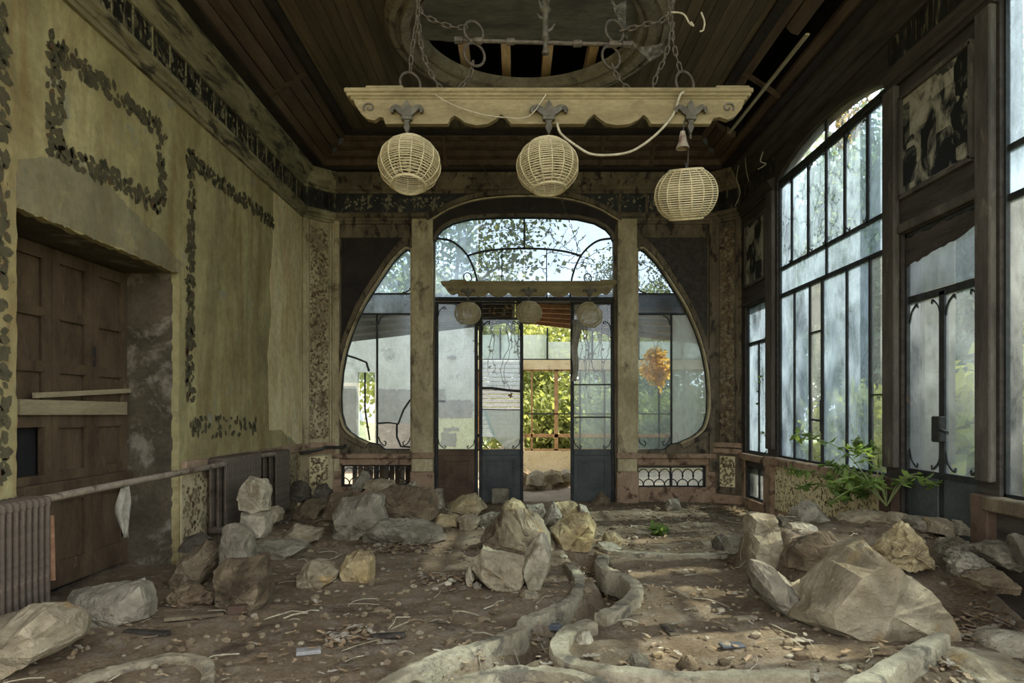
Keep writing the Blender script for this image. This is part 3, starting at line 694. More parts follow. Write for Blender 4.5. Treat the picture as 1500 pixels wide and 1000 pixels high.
rbar = lambda a, b, w_, par, nm='bar', t=.03: MB().bar((gx, *a), (gx, *b), w_, t, Vector((1, 0, 0))).build(nm, M['bar'], par)
def rframe(par, y0, y1, z0, z1, w_=.035):
    for a, b in (((y0, z0), (y1, z0)), ((y0, z1), (y1, z1)), ((y0, z0), (y0, z1)), ((y1, z0), (y1, z1))): rbar(a, b, w_, par, 'frame', .05)
def rpane(par, y0, y1, z0, z1, m, dx=0.): MB().box(gx+dx-.002, gx+dx+.002, y0+.002, y1-.002, z0+.002, z1-.002).build('pane', M[m], par)
def grid_window(y0, y1, ups, lows, sash):
    wg = window(); rframe(wg, y0, y1, .70, 3.78)
    rbar((y0, 3.73), (y1, 3.73), .035, wg); rbar((y0, 2.80), (y1, 2.80), .035, wg); rbar((y0, 2.50), (y1, 2.50), .04, wg)
    mid = (y0+y1)/2
    rbar((mid, 2.5), (mid, 2.8), .03, wg)
    E = [y0]+ups+[y1]
    for k, y in enumerate(ups): rbar((y, 2.80), (y, 3.73), .034, wg)
    for a, b in zip(E, E[1:]): rpane(wg, a, b, 2.80, 3.73, 'glass_hazy')
    for a, b in ((y0, mid), (mid, y1)): rpane(wg, a, b, 2.50, 2.80, 'glass_hazy')
    E = [y0]+lows+[y1]
    for y in lows: rbar((y, .70), (y, 2.50), .045 if y == sash else .03, wg)
    for k, (a, b) in enumerate(zip(E, E[1:])):
        rpane(wg, a, b, .70, 2.50, 'glass_hazy' if k % 3 else 'glass_dirty')
    return wg
wg = grid_window(5.39, 7.65, [5.76, 6.16, 6.53, 6.93, 7.34], [5.72, 6.12, 6.61, 6.89, 7.27], 6.61)
rbar((6.53, 3.73), (6.53, 4.0), .03, wg)
pane(clip(AR, 5.39, 6.52, 3.735, 4.2), LW, gx, M['glass_dirty'], wg); pane(clip(AR, 6.54, 7.65, 3.735, 4.2), LW, gx, M['glass_dirty'], wg)
rbar((6.61, 1.02), (6.61, 1.32), .02, wg, 'latch_bar', .06); MB().bar((gx-.03, 6.62, 1.12), (gx-.03, 6.80, 1.13), .018).build('latch_handle', M['iron'], wg)
rbar((5.39, 1.35), (5.72, 1.35), .012, wg); rbar((6.61, 2.0), (6.89, 2.0), .012, wg)
for y, s_ in ((5.76, 1), (6.16, -1), (6.53, 1), (6.93, -1), (7.34, 1)):
    for z, sz in ((3.71, -1), (2.82, 1)):
        pts = smooth([(y, z+sz*.10, 0), (y+s_*.02, z+sz*.05, 0), (y+s_*.07, z+sz*.01, 0), (y+s_*.085, z+sz*.03, 0)], 4)
        MB().ribbon([(gx, v.x, v.y) for v in pts], .010, .012, (1, 0, 0)).build('scroll', M['bar'], wg)
grid_window(2.3, 4.13, [2.65, 3.05, 3.41, 3.77], [2.7, 3.1, 3.6], 3.1)
wn_ = window(); rframe(wn_, 7.93, 8.70, .70, 2.53); rbar((7.93, 2.06), (8.70, 2.06), .035, wn_); rbar((8.33, .70), (8.33, 2.06), .03, wn_)
rpane(wn_, 7.93, 8.70, 2.06, 2.53, 'glass_hazy'); rpane(wn_, 7.93, 8.33, .70, 2.06, 'glass_hazy'); rpane(wn_, 8.33, 8.70, .70, 2.06, 'glass_hazy')
wn_ = window(); rframe(wn_, 7.95, 8.68, .13, .52); rbar((8.32, .13), (8.32, .52), .03, wn_)
rpane(wn_, 7.95, 8.32, .13, .52, 'glass_dirty'); rpane(wn_, 8.32, 8.68, .13, .52, 'glass_dirty')
ND[0] += 1; rd = struct('door_%d' % ND[0]); rframe(rd, 4.33, 5.18, -.1, 2.55, .05)
rbar((4.33, 2.05), (5.18, 2.05), .05, rd, 'transom'); rbar((4.75, -.1), (4.75, 2.05), .06, rd, 'stile')
rpane(rd, 4.36, 5.15, 2.08, 2.53, 'glass_dirty_dim')
for a, b in ((4.36, 4.72), (4.78, 5.15)):
    rpane(rd, a, b, .78, 2.03, 'glass_clear')
    MB().bevbox(gx-.02, gx+.02, a, b, -.1, .74, .006).build('kick_panel', M['door_paint'], rd); rbar((a, .76), (b, .76), .05, rd, 'rail')
    for s_, y in ((1, a), (-1, b)):
        for z, sz in ((2.02, -1), (.79, 1)):
            pts = smooth([(y, z+sz*.14, 0), (y+s_*.025, z+sz*.06, 0), (y+s_*.09, z+sz*.012, 0), (y+s_*.10, z+sz*.04, 0)], 4)
            MB().ribbon([(gx, v.x, v.y) for v in pts], .012, .014, (1, 0, 0)).build('scroll', M['bar'], rd)
MB().bevbox(gx-.06, gx-.01, 4.70, 4.80, 1.0, 1.18, .008).build('lock_box', M['bar'], rd); MB().bar((gx-.06, 4.74, 1.10), (gx-.07, 4.60, 1.07), .02).build('handle', M['bar'], rd)
# drawn blind remnant inside the fanlight over the door
bl = jitter_outline([(4.36, 2.52), (5.15, 2.52), (5.15, 2.30), (4.9, 2.33), (4.6, 2.36), (4.36, 2.42)], .05, .012, 2)
tag(MB().prism(bl, LW, gx-.03, gx-.024).build('window_blind', M['old_wood']), 'torn dark blind remnant hanging behind the fanlight of right garden door', 'blind')

# ------------------------------------------------------------------ ceiling
ZC, CV = 4.67, .665
ce = struct('ceiling')
P_SOF = [(0, 4.345), (.26, 4.345), (.26, 4.375), (0, 4.375)]
COVE = [(.20, 4.375), (CV, ZC)]
for i in range(3):
    sweep(RPATH, i, P_SOF).build('soffit', M['dark_wood'], ce)
    sweep(RPATH, i, [(.14, 4.375), (.20, 4.375), (.235, 4.42), (.21, 4.435), (.14, 4.435)]).build('cove_moulding', M['cove_wood'], ce)
    sweep(RPATH, i, [(CV-.05, ZC-.035), (CV+.01, ZC-.05), (CV+.07, ZC-.035), (CV+.07, ZC+.03), (CV-.05, ZC+.03)]).build('cove_moulding', M['dark_wood'], ce)
    nb = 4
    for k in range(nb):
        t0, t1 = k/nb+.012, (k+1)/nb-.012
        a = (COVE[0][0]+(CV-COVE[0][0])*t0, COVE[0][1]+(ZC-COVE[0][1])*t0); b = (COVE[0][0]+(CV-COVE[0][0])*t1, COVE[0][1]+(ZC-COVE[0][1])*t1)
        lift = .02 if k % 2 else 0.
        prof = [a, ((a[0]+b[0])/2+.010, (a[1]+b[1])/2-.014), b, (b[0]-.01, b[1]+.05+lift), (a[0]-.01, a[1]+.05+lift)]
        if i == 2 and k in (1, 2):              # right-hand boards have fallen here
            sweep(RPATH, i, prof, 0, .13).build('cove_board', M['cove_wood'], ce); sweep(RPATH, i, prof, .40 if k == 2 else .62, 1).build('cove_board', M['cove_wood'], ce)
        else: sweep(RPATH, i, prof).build('cove_board', M['cove_wood'], ce)
# cross mouldings that frame the cove panels
for (x, sgn) in ((XL, 1), (XR, -1)):
    for y in (3.6, 6.9):
        mb = MB(); a = Vector((x+sgn*(COVE[0][0]+.02), y, COVE[0][1]-.005)); b = Vector((x+sgn*(CV-.04), y, ZC-.035))
        mb.bar(a, b, .05, .03); mb.build('cove_moulding', M['cove_wood'], ce)
for x in (-1.55, -.9, .1, 1.1, 1.75):
    mb = MB(); mb.bar((x, YB-COVE[0][0]-.02, COVE[0][1]-.005), (x, YB-CV+.04, ZC-.035), .045, .03); mb.build('cove_moulding', M['cove_wood'], ce)
for x, s_, yb in ((XL, 1, YB), (XR, -1, YB)):  # tin corner plates on the cove mitres
    p = [Vector((x+s_*.30, yb-.22, 4.415)), Vector((x+s_*.22, yb-.30, 4.415)), Vector((x+s_*.56, yb-.62, 4.60)), Vector((x+s_*.60, yb-.58, 4.60))]
    MB().add([q for q in p]+[q+Vector((0, 0, .01)) for q in p], [(0, 1, 2, 3), (4, 5, 6, 7), (0, 1, 5, 4), (1, 2, 6, 5), (2, 3, 7, 6), (3, 0, 4, 7)]).build('corner_plate', M['tin'], ce)
    mb = MB(); c = Vector((x+s_*.02, yb-.02)); q = .50
    mb.prism([(c.x, c.y), (c.x+s_*q, c.y), (c.x, c.y-q)], lambda u, v, d: (u, v, d), 4.343, 4.347); mb.build('corner_soffit', M['dark_wood'], ce)
OX, OY, RO, RI = .12, 6.22, 1.27, 1.0
unit = MB().box(0, 1, 0, 1, 0, 1).mesh('plank', M['ceil_wood'])
pw = .108; x = XL+CV
while x < XR-CV:
    x1 = min(x+pw, XR-CV); xm = (x+x1)/2; spans = [(Y0, YB-CV)]
    if abs(xm-OX) < RI+.1:
        h = math.sqrt((RI+.1)**2-(xm-OX)**2); spans = [(Y0, OY-h), (OY+h, YB-CV)]
    for a, b in spans:
        o = link('plank', unit, ce); o.scale = (x1-x-.005, b-a, .02); o.location = (x, a, ZC+random.uniform(0, .006))
    x = x1
prof = [(RI-.02, ZC+.06), (RI-.02, ZC-.005), (RI, ZC-.035), (RI+.035, ZC-.045), (RI+.04, ZC-.03), (RI+.07, ZC-.03), (RI+.075, ZC-.075), (RI+.15, ZC-.095), (RI+.17, ZC-.05), (RI+.20, ZC-.05), (RI+.205, ZC-.075), (RI+.25, ZC-.065), (RI+.28, ZC-.02), (RO+.03, ZC+.01), (RI+.1, ZC+.03)]
MB().lathe(prof, (OX, OY, 0), 72).build('oculus_ring', M['ring_plaster'], ce, True, 25)
# attic above: decking, joists, the sagging canvas disc
MB().box(XL-.3, XR+.4, Y0, YB+.3, 5.45, 5.5).build('attic_roof', M['dark_wood'], ce)
for a in ((XL-.32, XL-.1, Y0, YB+.3), (XR+.14, XR+.4, Y0, YB+.3), (XL-.3, XR+.4, YB+.12, YB+.3)): MB().box(*a, 4.36, 5.47).build('attic_side', M['dark_wood'], ce)
for k, jx in enumerate((-.96, -.53, -.10, .33, .79, 1.2)): MB().bevbox(jx-.045, jx+.05, 5.2, 8.3, 4.86, 5.0, .005).build('joist', M['raw_wood'], ce)
def disc():
    vs = []; fs = []; nr, na = 14, 48
    for i in range(nr+1):
        for k in range(na):
            r_ = (RI-.01)*i/nr; a = 2*math.pi*k/na; px_, py_ = r_*math.cos(a), min(r_*math.sin(a), .21+.02*math.sin(9*math.cos(a)))
            vs.append((OX+px_, OY+py_, ZC+.035+.035*noise.fractal(Vector((px_*2.3, py_*2.3, 5)), 1, 2, 4)))
    for i in range(nr):
        for k in range(na): fs.append((i*na+k, i*na+(k+1) % na, (i+1)*na+(k+1) % na, (i+1)*na+k))
    MB().add(vs, fs).build('ceiling_canvas', M['canvas'], ce, True, 80)
disc()
# splintered lath still hanging from the right cove
tag(MB().bar(at(1183, 50, 5.0), at(1068, 195, 7.6), .03, .015).build('hanging_lath', M['board']), 'long thin pale lath hanging along the broken right ceiling cove', 'lath')

# ------------------------------------------------------------------ annex behind the screen
YF = 14.0
fx = lambda p: (p-CX)*YF/F
fz = lambda p: H-(p-CY)*YF/F
MB().box(-4.2, 4.6, YB+.14, YF+.3, -.30, -.03).build('floor_annex', M['paving'], None, kind='structure')
wf = MB().prism([(-4.2, -.1), (-.77, -.1), (-.77, 3.0), (-.1, 3.1), (-.1, 3.12), (-4.2, 2.54)], BW, YF, YF+.15)
hw_ = rect(fx(524), fx(549), fz(652), fz(545))
wf = plate([(-4.2, -.1), (-.77, -.1), (-.77, 3.02), (-4.2, 2.54)], [hw_], BW, YF, YF+.15).build('wall_annex', M['white_wall'], None, kind='structure')
MB().prism(jitter_outline([(-4.2, -.1), (fx(612), -.1), (fx(612), 1.64), (fx(551), 1.66), (fx(551), -.05), (fx(522), -.05), (fx(522), 1.66), (-4.2, 1.68)], .12, .012, 5), BW, YF-.012, YF).build('cement_render', M['cement'], wf)
MB().box(fx(612), -.77, YF-.010, YF, -.1, fz(612)).build('yellow_coat', M['yellow_coat'], wf)
for x0, x1, q0, q1_ in ((636, 690, 586, 612), (640, 652, 570, 590), (646, 668, 634, 654), (650, 672, 626, 632), (655, 668, 522, 526)):
    MB().prism(jitter_outline(rect(fx(x0), fx(x1), fz(q1_), fz(q0)), .06, .025, x0), BW, YF-.018, YF-.01).build('cement_patch', M['cement'], wf)
MB().box(-4.35, -4.2, YB+.14, YF+.15, -.1, 2.2).build('wall_annex_light_block', M['white_wall'], None, kind='structure')  # side wall out of view, added to block light from the left
wfw = window()
FB = lambda a, b, w_, m='rust', nm='bar': MB().ribbon([(fx(p[0]), YF+.05, fz(p[1])) for p in (a, b)], w_, .05, (0, 1, 0)).build(nm, M[m], wfw)
MB().box(-.77, 4.3, YF, YF+.12, -.1, fz(660)).build('sill_wall', M['yellow_wall'], wfw)
FB((700, 660), (1060, 660), .07); FB((700, 638), (1060, 638), .07); FB((768, 606), (1060, 606), .025, 'bar'); FB((700, 541), (1060, 541), .06); FB((700, 527), (1060, 527), .05, 'bar')
for p in (700, 779, 815, 850, 886, 930, 966, 1002, 1040): FB((p, 660), (p, 527), .075 if p in (700, 815) else .035, 'rust' if p < 850 else 'bar')
MB().box(-.77, 4.3, YF, YF+.06, fz(541), fz(527)).build('corrugated_strip', M['yellow_wall'], wfw)
for p in (733, 802, 868, 936, 1000): FB((p, 527), (p, 480), .035, 'bar')
for a, b in ((700, 733), (733, 802), (802, 868), (868, 936), (936, 1000), (1000, 1040)):
    MB().box(fx(a)+.02, fx(b)-.02, YF+.045, YF+.055, fz(527), fz(490 if b < 840 else 500)).build('pane', M['glass_milky'], wfw)
for a, b in ((850, 886), (886, 930), (930, 966), (966, 1002), (1002, 1040)):
    MB().box(fx(a)+.02, fx(b)-.02, YF+.045, YF+.055, fz(659), fz(541)).build('pane', M['glass_clear'], wfw)
sh = thing('shutter_sheet', 'white slatted sheet half hanging behind the broken glazed door leaf', 'blind', (fx(734), YF-.1, fz(530)))
for k in range(18):
    z = fz(640)+k*(fz(528)-fz(640))/18; MB().bevbox(fx(703), fx(766), YF-.12, YF-.09, z+.006, z+.082, .012).build('slat', M['metal_sheet'], sh)
# hipped lean-to roof, its dark boarding and pink purlins
rf = struct('roof_annex')
YR = 11.5
rzf = lambda x, y: 2.74+(.02-.125*abs(x+.02))*min(1.05, max(0, (y-YB-.14)/(YR-YB-.14)))
for k in range(-9, 10):
    x0, x1 = k*.45, k*.45+.45; y1 = YR
    vs = [(x, y, rzf(x, y)+dz) for dz in (0, .05) for y in (YB+.14, (YB+y1)/2, y1) for x in (x0+.006, x1-.006)]
    MB().add(vs, [(0, 1, 3, 2), (2, 3, 5, 4), (6, 8, 9, 7), (8, 10, 11, 9), (0, 6, 7, 1), (4, 5, 11, 10), (0, 2, 8, 6), (2, 4, 10, 8), (1, 7, 9, 3), (3, 9, 11, 5)]).build('roof_board', M['roof_under'], rf)
for y in np.arange(9.7, 11.5, .42):
    for s_ in (-1, 1):
        MB().bar((s_*.05, y, rzf(.05, y)-.035), (s_*3.9, y, rzf(3.9, y)-.035), .05, .06).build('purlin', M['rafter'] if s_ > 0 else M['roof_under'], rf)
for x, y in ((4.1, 9.9), (4.1, 11.45), (-4.1, 11.45)): MB().box(x-.06, x+.06, y-.06, y+.06, -.1, 2.25).build('post', M['bar'], rf)
for x in (1.9, 2.5, 3.1): MB().bar((x, YR, 2.42), (x, YF, 2.75), .04).build('skylight_bar', M['bar'], rf)
for y in (12.1, 12.8, 13.5): MB().bar((1.7, y, 2.5+.14*(y-YR)-.03), (3.5, y, 2.4+.14*(y-YR)), .04).build('skylight_bar', M['bar'], rf)

bs = thing('board_stack', 'upright brown boards standing behind the left lattice window', 'boards', (bx(555), 9.62, -.03))
for k in range(13): MB().bevbox(bx(503)+k*.074, bx(503)+k*.074+.068, 9.60+.02*(k % 3), 9.63+.02*(k % 3), -.03, .50+.03*((k*7) % 4), .004).build('board', M['shutter'] if k % 3 else M['panel_wood'], bs)

# ------------------------------------------------------------------ garden: trees and shrubs
def foliage_mesh(name, n, rx, rz, size, mat, seed, K=60, spread=.22, hollow=.5):
    rn = np.random.RandomState(seed)
    d = rn.normal(size=(K, 3)); d /= np.linalg.norm(d, axis=1)[:, None]; d *= (hollow+(1-hollow)*rn.rand(K, 1)**.5); d *= np.array([rx, rx, rz])
    c = d[rn.randint(0, K, n)]+rn.normal(size=(n, 3))*spread*np.array([rx, rx, rz*.8])
    u = rn.normal(size=(n, 3)); u[:, 2] -= .4; u /= np.linalg.norm(u, axis=1)[:, None]
    t = rn.normal(size=(n, 3)); v = np.cross(u, t); v /= np.linalg.norm(v, axis=1)[:, None]; w_ = np.cross(u, v)
    s = size*(.6+.8*rn.rand(n, 1))
    V = np.stack([c, c+u*s*.5+v*s*.32+w_*s*.08, c+u*s, c+u*s*.5-v*s*.32+w_*s*.08], 1).reshape(-1, 3)
    i = np.arange(n)*4; Fc = np.stack([np.stack([i, i+1, i+2], 1), np.stack([i, i+2, i+3], 1)], 1).reshape(-1, 3)
    me = bpy.data.meshes.new(name); me.from_pydata(V.tolist(), [], Fc.tolist()); me.materials.append(mat); return me
def trunk_mesh(h, r, rx, rz, zc, seed):
    rn = random.Random(seed); mb = MB()
    top = Vector((rn.uniform(-.3, .3), rn.uniform(-.3, .3), zc+rz*.6)); pts = smooth([Vector((0, 0, -.4)), Vector((rn.uniform(-.1, .1), 0, h*.2)), Vector((top.x*.5, top.y*.4, h*.5)), top], 5)
    mb.tube(pts, [r*(1-.85*i/len(pts)) for i in range(len(pts))], 8)
    for k in range(7):
        j = int(len(pts)*rn.uniform(.3, .85)); p = pts[j]; a = rn.uniform(0, 6.28); e = Vector((math.cos(a)*rx*.8, math.sin(a)*rx*.8, p.z+rz*rn.uniform(.1, .6)))
        q = smooth([p, p.lerp(e, .5)+Vector((0, 0, .25)), e], 4); mb.tube(q, [r*.4*(1-.8*i/len(q)) for i in range(len(q))], 5)
    return mb.mesh('trunk', M['bark'], True)
TREES = {}
def proto(key, n, h, rx, rz, zc, size, mat, r, seed, **kw):
    TREES[key] = (foliage_mesh('foliage', n, rx, rz, size, M[mat], seed, **kw), trunk_mesh(h, r, rx, rz, zc, seed), zc)
proto('tall', 9000, 8.5, 2.3, 3.5, 4.9, .19, 'leaf_grey', .17, 1, K=70)
proto('dark', 9000, 8.0, 2.5, 3.4, 4.6, .22, 'leaf_dark', .2, 2, K=70)
proto('mid', 8000, 6.0, 2.2, 2.4, 3.9, .20, 'leaf_mid', .14, 3, K=60)
proto('thin', 6500, 7.0, 2.4, 2.6, 4.6, .11, 'leaf_arch', .12, 4, K=46, spread=.15)
proto('shrub', 2600, 1.3, .75, .75, .85, .13, 'leaf_yellow', .025, 5, K=40, spread=.2)
proto('bush', 3600, 1.8, .9, 1.0, 1.0, .14, 'leaf_mid', .03, 6, K=45)
proto('gold', 900, .9, .26, .40, .0, .10, 'leaf_gold', .012, 7, K=26)
NT_ = [0]
def tree(key, name, label, cat, x, y, s=1., group=None, z=-.25, rot=None):
    fo, tk, zc = TREES[key]; NT_[0] += 1
    t = thing(name, label, cat, (x, y, z), group); t.scale = (s, s, s); t.rotation_euler = (0, 0, rot if rot is not None else NT_[0]*2.1)
    f = bpy.data.objects.new('foliage', fo); COL.objects.link(f); f.parent = t; f.location = (0, 0, zc); f['kind'] = 'stuff'
    k = bpy.data.objects.new('trunk', tk); COL.objects.link(k); k.parent = t
    return t
for x, y, s in ((10.5, 6.2, .95), (12.5, 10.0, 1.0), (10.2, 14.5, 1.0), (14.8, 15.2, 1.15), (10.5, 20.5, 1.1), (9.6, 11.6, .9), (12.0, 7.6, 1.2), (13.5, 12.4, 1.2), (9.0, 17.2, 1.0), (12.5, 18, 1.2)):
    tree('tall', 'garden_tree', 'tall grey green leafy tree outside the right hand windows', 'tree', x, y, s, 'grey green trees outside the right windows')
for x, y, s in ((17, 9.0, 1.2), (19.5, 22, 1.3), (20, 14, 1.3), (25, 19, 1.6), (16, 4.5, 1.1), (17, 27, 1.4), (15, 7, 1.1), (16, 12, 1.2), (15, 20, 1.2), (13, 23, 1.1), (12, 30, 1.2)):
    tree('dark', 'garden_tree', 'big dark green tree far behind the right hand windows', 'tree', x, y, s, 'dark trees far behind the right windows')
for x, y, s in ((4.55, 4.55, 1.25), (5.1, 6.6, 1.3), (4.4, 6.9, 1.0), (5.2, 7.9, 1.1), (4.7, 9.2, 1.05), (5.6, 6.3, 1.3), (5.4, 4.1, 1.5), (6.2, 5.0, 1.4)):
    tree('shrub', 'garden_shrub', 'sunlit yellow green shrub growing low outside the right hand windows', 'shrub', x, y, s, 'yellow shrubs outside the right windows')
tree('thin', 'garden_tree', 'loose bright tree leaning close outside the right garden door', 'tree', 6.1, 5.1, .62)
for x, y, s in ((-.6, 18.5, .75), (1.6, 17.2, .62), (3.6, 18.2, .7), (-3.2, 21, .9)):
    tree('mid', 'garden_tree', 'mid green tree standing behind the rusty annex glazing', 'tree', x, y, s, 'mid green trees behind the annex')
for x, y, s in ((.2, 15.6, .95), (.9, 15.9, 1.1), (1.7, 15.6, .9), (2.7, 15.7, 1.05), (3.6, 15.5, 1.0)):
    tree('bush', 'garden_bush', 'green bush growing against the outside of the rusty annex glazing', 'shrub', x, y, s, 'bushes outside the annex')
tree('thin', 'garden_tree', 'loose leafy tree seen through the upper left of the arched fanlight', 'tree', -1.7, 17.5, 1.15)
tree('thin', 'garden_tree', 'yellowing tree seen through the right end of the arched fanlight', 'tree', 3.3, 20.5, .85)
tree('gold', 'dead_fern', 'clump of golden dead fronds hanging inside the annex at right', 'plant', 2.38, 11.6, .72, None, 1.93)
for x, y, lb in ((3.55, 5.85, 'beige porch pillar seen through left half of the right garden door'), (3.5, 8.95, 'beige porch pillar outside left edge of the big right window')):
    t = thing('porch_pillar', lb, 'pillar', (x, y, -.25))
    MB().bevbox(x-.14, x+.14, y-.14, y+.14, -.25, 4.6, .015).build('shaft', M['porch'], t); MB().bevbox(x-.19, x+.19, y-.19, y+.19, -.25, .25, .02).build('base', M['porch'], t)

# ------------------------------------------------------------------ radiators and pipework
def section():
    mb = MB()
    for x in (-.066, 0, .066): mb.tube([(x, 0, -.30), (x, 0, .30)], .0155, 8)
    mb.bevbox(-.085, .085, -.0225, .0225, .27, .335, .016); mb.bevbox(-.085, .085, -.0225, .0225, -.335, -.27, .016)
    return mb.mesh('section', M['radiator'], True, 50)
SEC = section()
def radiator(y0, n, xc, zc, label):
    t = thing('radiator', label, 'radiator', (xc, y0, zc-.335), 'cast iron radiators along the left wall')
    for k in range(n): o = link('section', SEC, t); o.location = (xc, y0+.0225+k*.047, zc)
    for y in (y0+.03, y0+n*.047-.03): MB().tube([(xc, y, zc-.34), (xc, y, -.12)], .016, 6).build('foot', M['radiator'], t)
    return t
radiator(2.9, 18, -2.62, .42, 'rusty iron radiator at left edge, nearest of the three')
radiator(5.97, 18, -2.61, .47, 'rusty iron radiator beyond the recess, middle of the three')
radiator(7.24, 9, -2.61, .45, 'short rusty iron radiator in the back left corner, farthest of the three')
tag(MB().tube(smooth([(-2.60, 3.72, .73), (-2.55, 4.3, .745), (-2.53, 5.0, .75), (-2.54, 5.7, .752), (-2.56, 6.0, .75)], 4), .023, 10).build('heating_pipe', M['pipe'], None, True), 'long pale heating pipe crossing the recess between two radiators', 'pipe')
tag(MB().tube([(-2.56, 6.82, .765), (-2.56, 7.23, .76)], .022, 10).build('heating_pipe', M['pipe'], None, True), 'short pale pipe joining the middle and far radiators', 'pipe')
tag(MB().tube(smooth([at(440, 664, 8.6), at(470, 658, 8.75), at(478, 655, 8.8), at(503, 655, 8.85), at(505, 651, 8.85)], 4), .02, 8).build('heating_pipe', M['iron'], None, True), 'dark bent pipe end on the back left corner pier', 'pipe')
tag(MB().bevbox(-2.72, -2.44, 5.58, 5.61, .0, .03, .004).build('skirting_scrap', M['dado']), 'scrap of skirting lying at the foot of recess jamb', 'scrap')
def rag():
    vs = []; fs = []
    for j in range(12):
        for i in range(7):
            t = j/11; wd = .035+.045*math.sin(math.pi*min(1, t*1.1)); a = (i/6-.5)
            vs.append((a*wd*2*.6, .022*math.sin(i*2.1+j*.35)+.01*noise.noise(Vector((i, j, 0))), -.34*t-.03*abs(a)*math.sin(t*6)+.02*noise.noise(Vector((i*.8, j, 4)))))
    for j in range(11):
        for i in range(6): fs.append((j*7+i, j*7+i+1, j*7+i+8, j*7+i+7))
    o = MB().add(vs, fs).build('rag', M['cloth'], None, True, 180); o.modifiers.new('thickness', 'SOLIDIFY').thickness = .006
    o.location = Vector((-2.56, 4.47, .73)); o.rotation_euler = (0, 0, R(65)); return o
tag(rag(), 'pale torn rag hanging from the long heating pipe in front of recess', 'rag')

# ------------------------------------------------------------------ hanging lamps
SC = 3.65/1000
L2 = lambda px, py: ((px-803)*SC, -(py-137)*SC)
ch = thing('chandelier', 'long carved wooden lamp beam with three iron lilies, large and nearest', 'chandelier', at(803, 137, 3.65), 'carved wooden lamp beams')
cl = ch.location.copy()
def cb(mb): mb.v = [tuple(Vector(p)+cl) for p in mb.v]; return mb
prof = [(520, 150), (524, 160), (532, 172), (541, 180), (551, 182), (559, 177), (564, 178), (567, 187), (657, 187), (661, 179), (667, 175), (673, 178), (682, 185), (698, 189), (714, 187), (726, 181), (734, 173), (741, 178), (749, 187), (855, 187), (861, 179), (869, 173), (876, 179), (886, 186), (902, 189), (920, 187), (932, 181), (940, 174), (946, 178), (951, 187), (1037, 187), (1041, 179), (1050, 177), (1062, 181), (1073, 176), (1082, 165), (1087, 150)]
pr = [L2(*p) for p in prof]
cb(MB().prism(pr, BW, -.05, -.012)).build('beam', M['beam'], ch)
for a, b, q0, q1_, d in ((516, 1090, 147, 152, .056), (511, 1095, 142, 148, .062), (508, 1098, 136, 143, .068)):
    u0, z1 = L2(a, q0); u1, z0 = L2(b, q1_); cb(MB().bevbox(u0, u1, -d, d, z0, z1, .006)).build('beam_moulding', M['beam'], ch)
u0, z0 = L2(1045, 137); cb(MB().bevbox(u0, u0+.18, -.05, .03, z0, z0+.022, .005)).build('top_block', M['beam'], ch)
u0, z0 = L2(538, 137); cb(MB().bevbox(u0, u0+.20, -.05, .03, z0, z0+.022, .005)).build('top_block', M['beam'], ch)
for c0, s_ in ((544, 1), (1062, -1)):
    pts = [(c0+s_*(9-.55*k)*math.cos(k*.55+2.6), 164+(8-.5*k)*math.sin(k*.55+2.6)) for k in range(14)]
    cb(MB().ribbon([(L2(*p)[0], -.052, L2(*p)[1]) for p in pts], .008, .008, (0, 1, 0))).build('carved_scroll', M['chain'], ch)
for fxp in (599, 803, 1007):
    big = 1.0 if fxp != 803 else 1.15
    spear = [(0, -32), (5, -22), (6, -14), (3, -8), (6, -4), (6, 4), (3, 10), (5, 18), (2, 26), (0, 30), (-2, 26), (-5, 18), (-3, 10), (-6, 4), (-6, -4), (-3, -8), (-6, -14), (-5, -22)]
    T = lambda x, y: L2(fxp+x*.85*big, 180+y*.80)
    fl = cb(MB().prism([T(*p) for p in spear], BW, -.075, -.052)).build('iron_lily', M['bronze'], ch)
    for s_ in (-1, 1):
        ctr = smooth([(s_*3, -2, 0), (s_*9, -10, 0), (s_*15, -16, 0), (s_*21, -18, 0), (s_*25, -13, 0), (s_*24, -8, 0)], 4); wd = [3, 5.5, 4.5, 3.2, 1.2]; vs = []
        N = len(ctr)
        mb = MB()
        for k in range(N-1):
            w0 = np.interp(k/(N-1), [0, .25, .55, .8, 1], wd); w1 = np.interp((k+1)/(N-1), [0, .25, .55, .8, 1], wd)
            d = (ctr[k+1]-ctr[k]).normalized(); nx, ny = -d.y, d.x; a, b = ctr[k], ctr[k+1]
            q = [(a.x-nx*w0, a.y-ny*w0), (b.x-nx*w1, b.y-ny*w1), (b.x+nx*w1, b.y+ny*w1), (a.x+nx*w0, a.y+ny*w0)]
            mb.prism([T(*p) for p in q], BW, -.078, -.056)
        cb(mb).build('petal', M['bronze'], fl)
    cb(MB().bevbox(T(-9, 0)[0], T(9, 0)[0], -.082, -.05, T(0, 5)[1], T(0, -2)[1], .003)).build('band', M['bronze'], fl)
    u, z = L2(fxp, 187); cb(MB().tube([(u, -.062, z+.01), (u, -.062, z-.085)], .006, 6)).build('lamp_hook', M['bronze'], ch)
c2 = copy_tree(ch); c2.location = at(774.5, 413, 8.4); c2['label'] = 'long carved wooden lamp beam hanging before the arched fanlight, small and far'
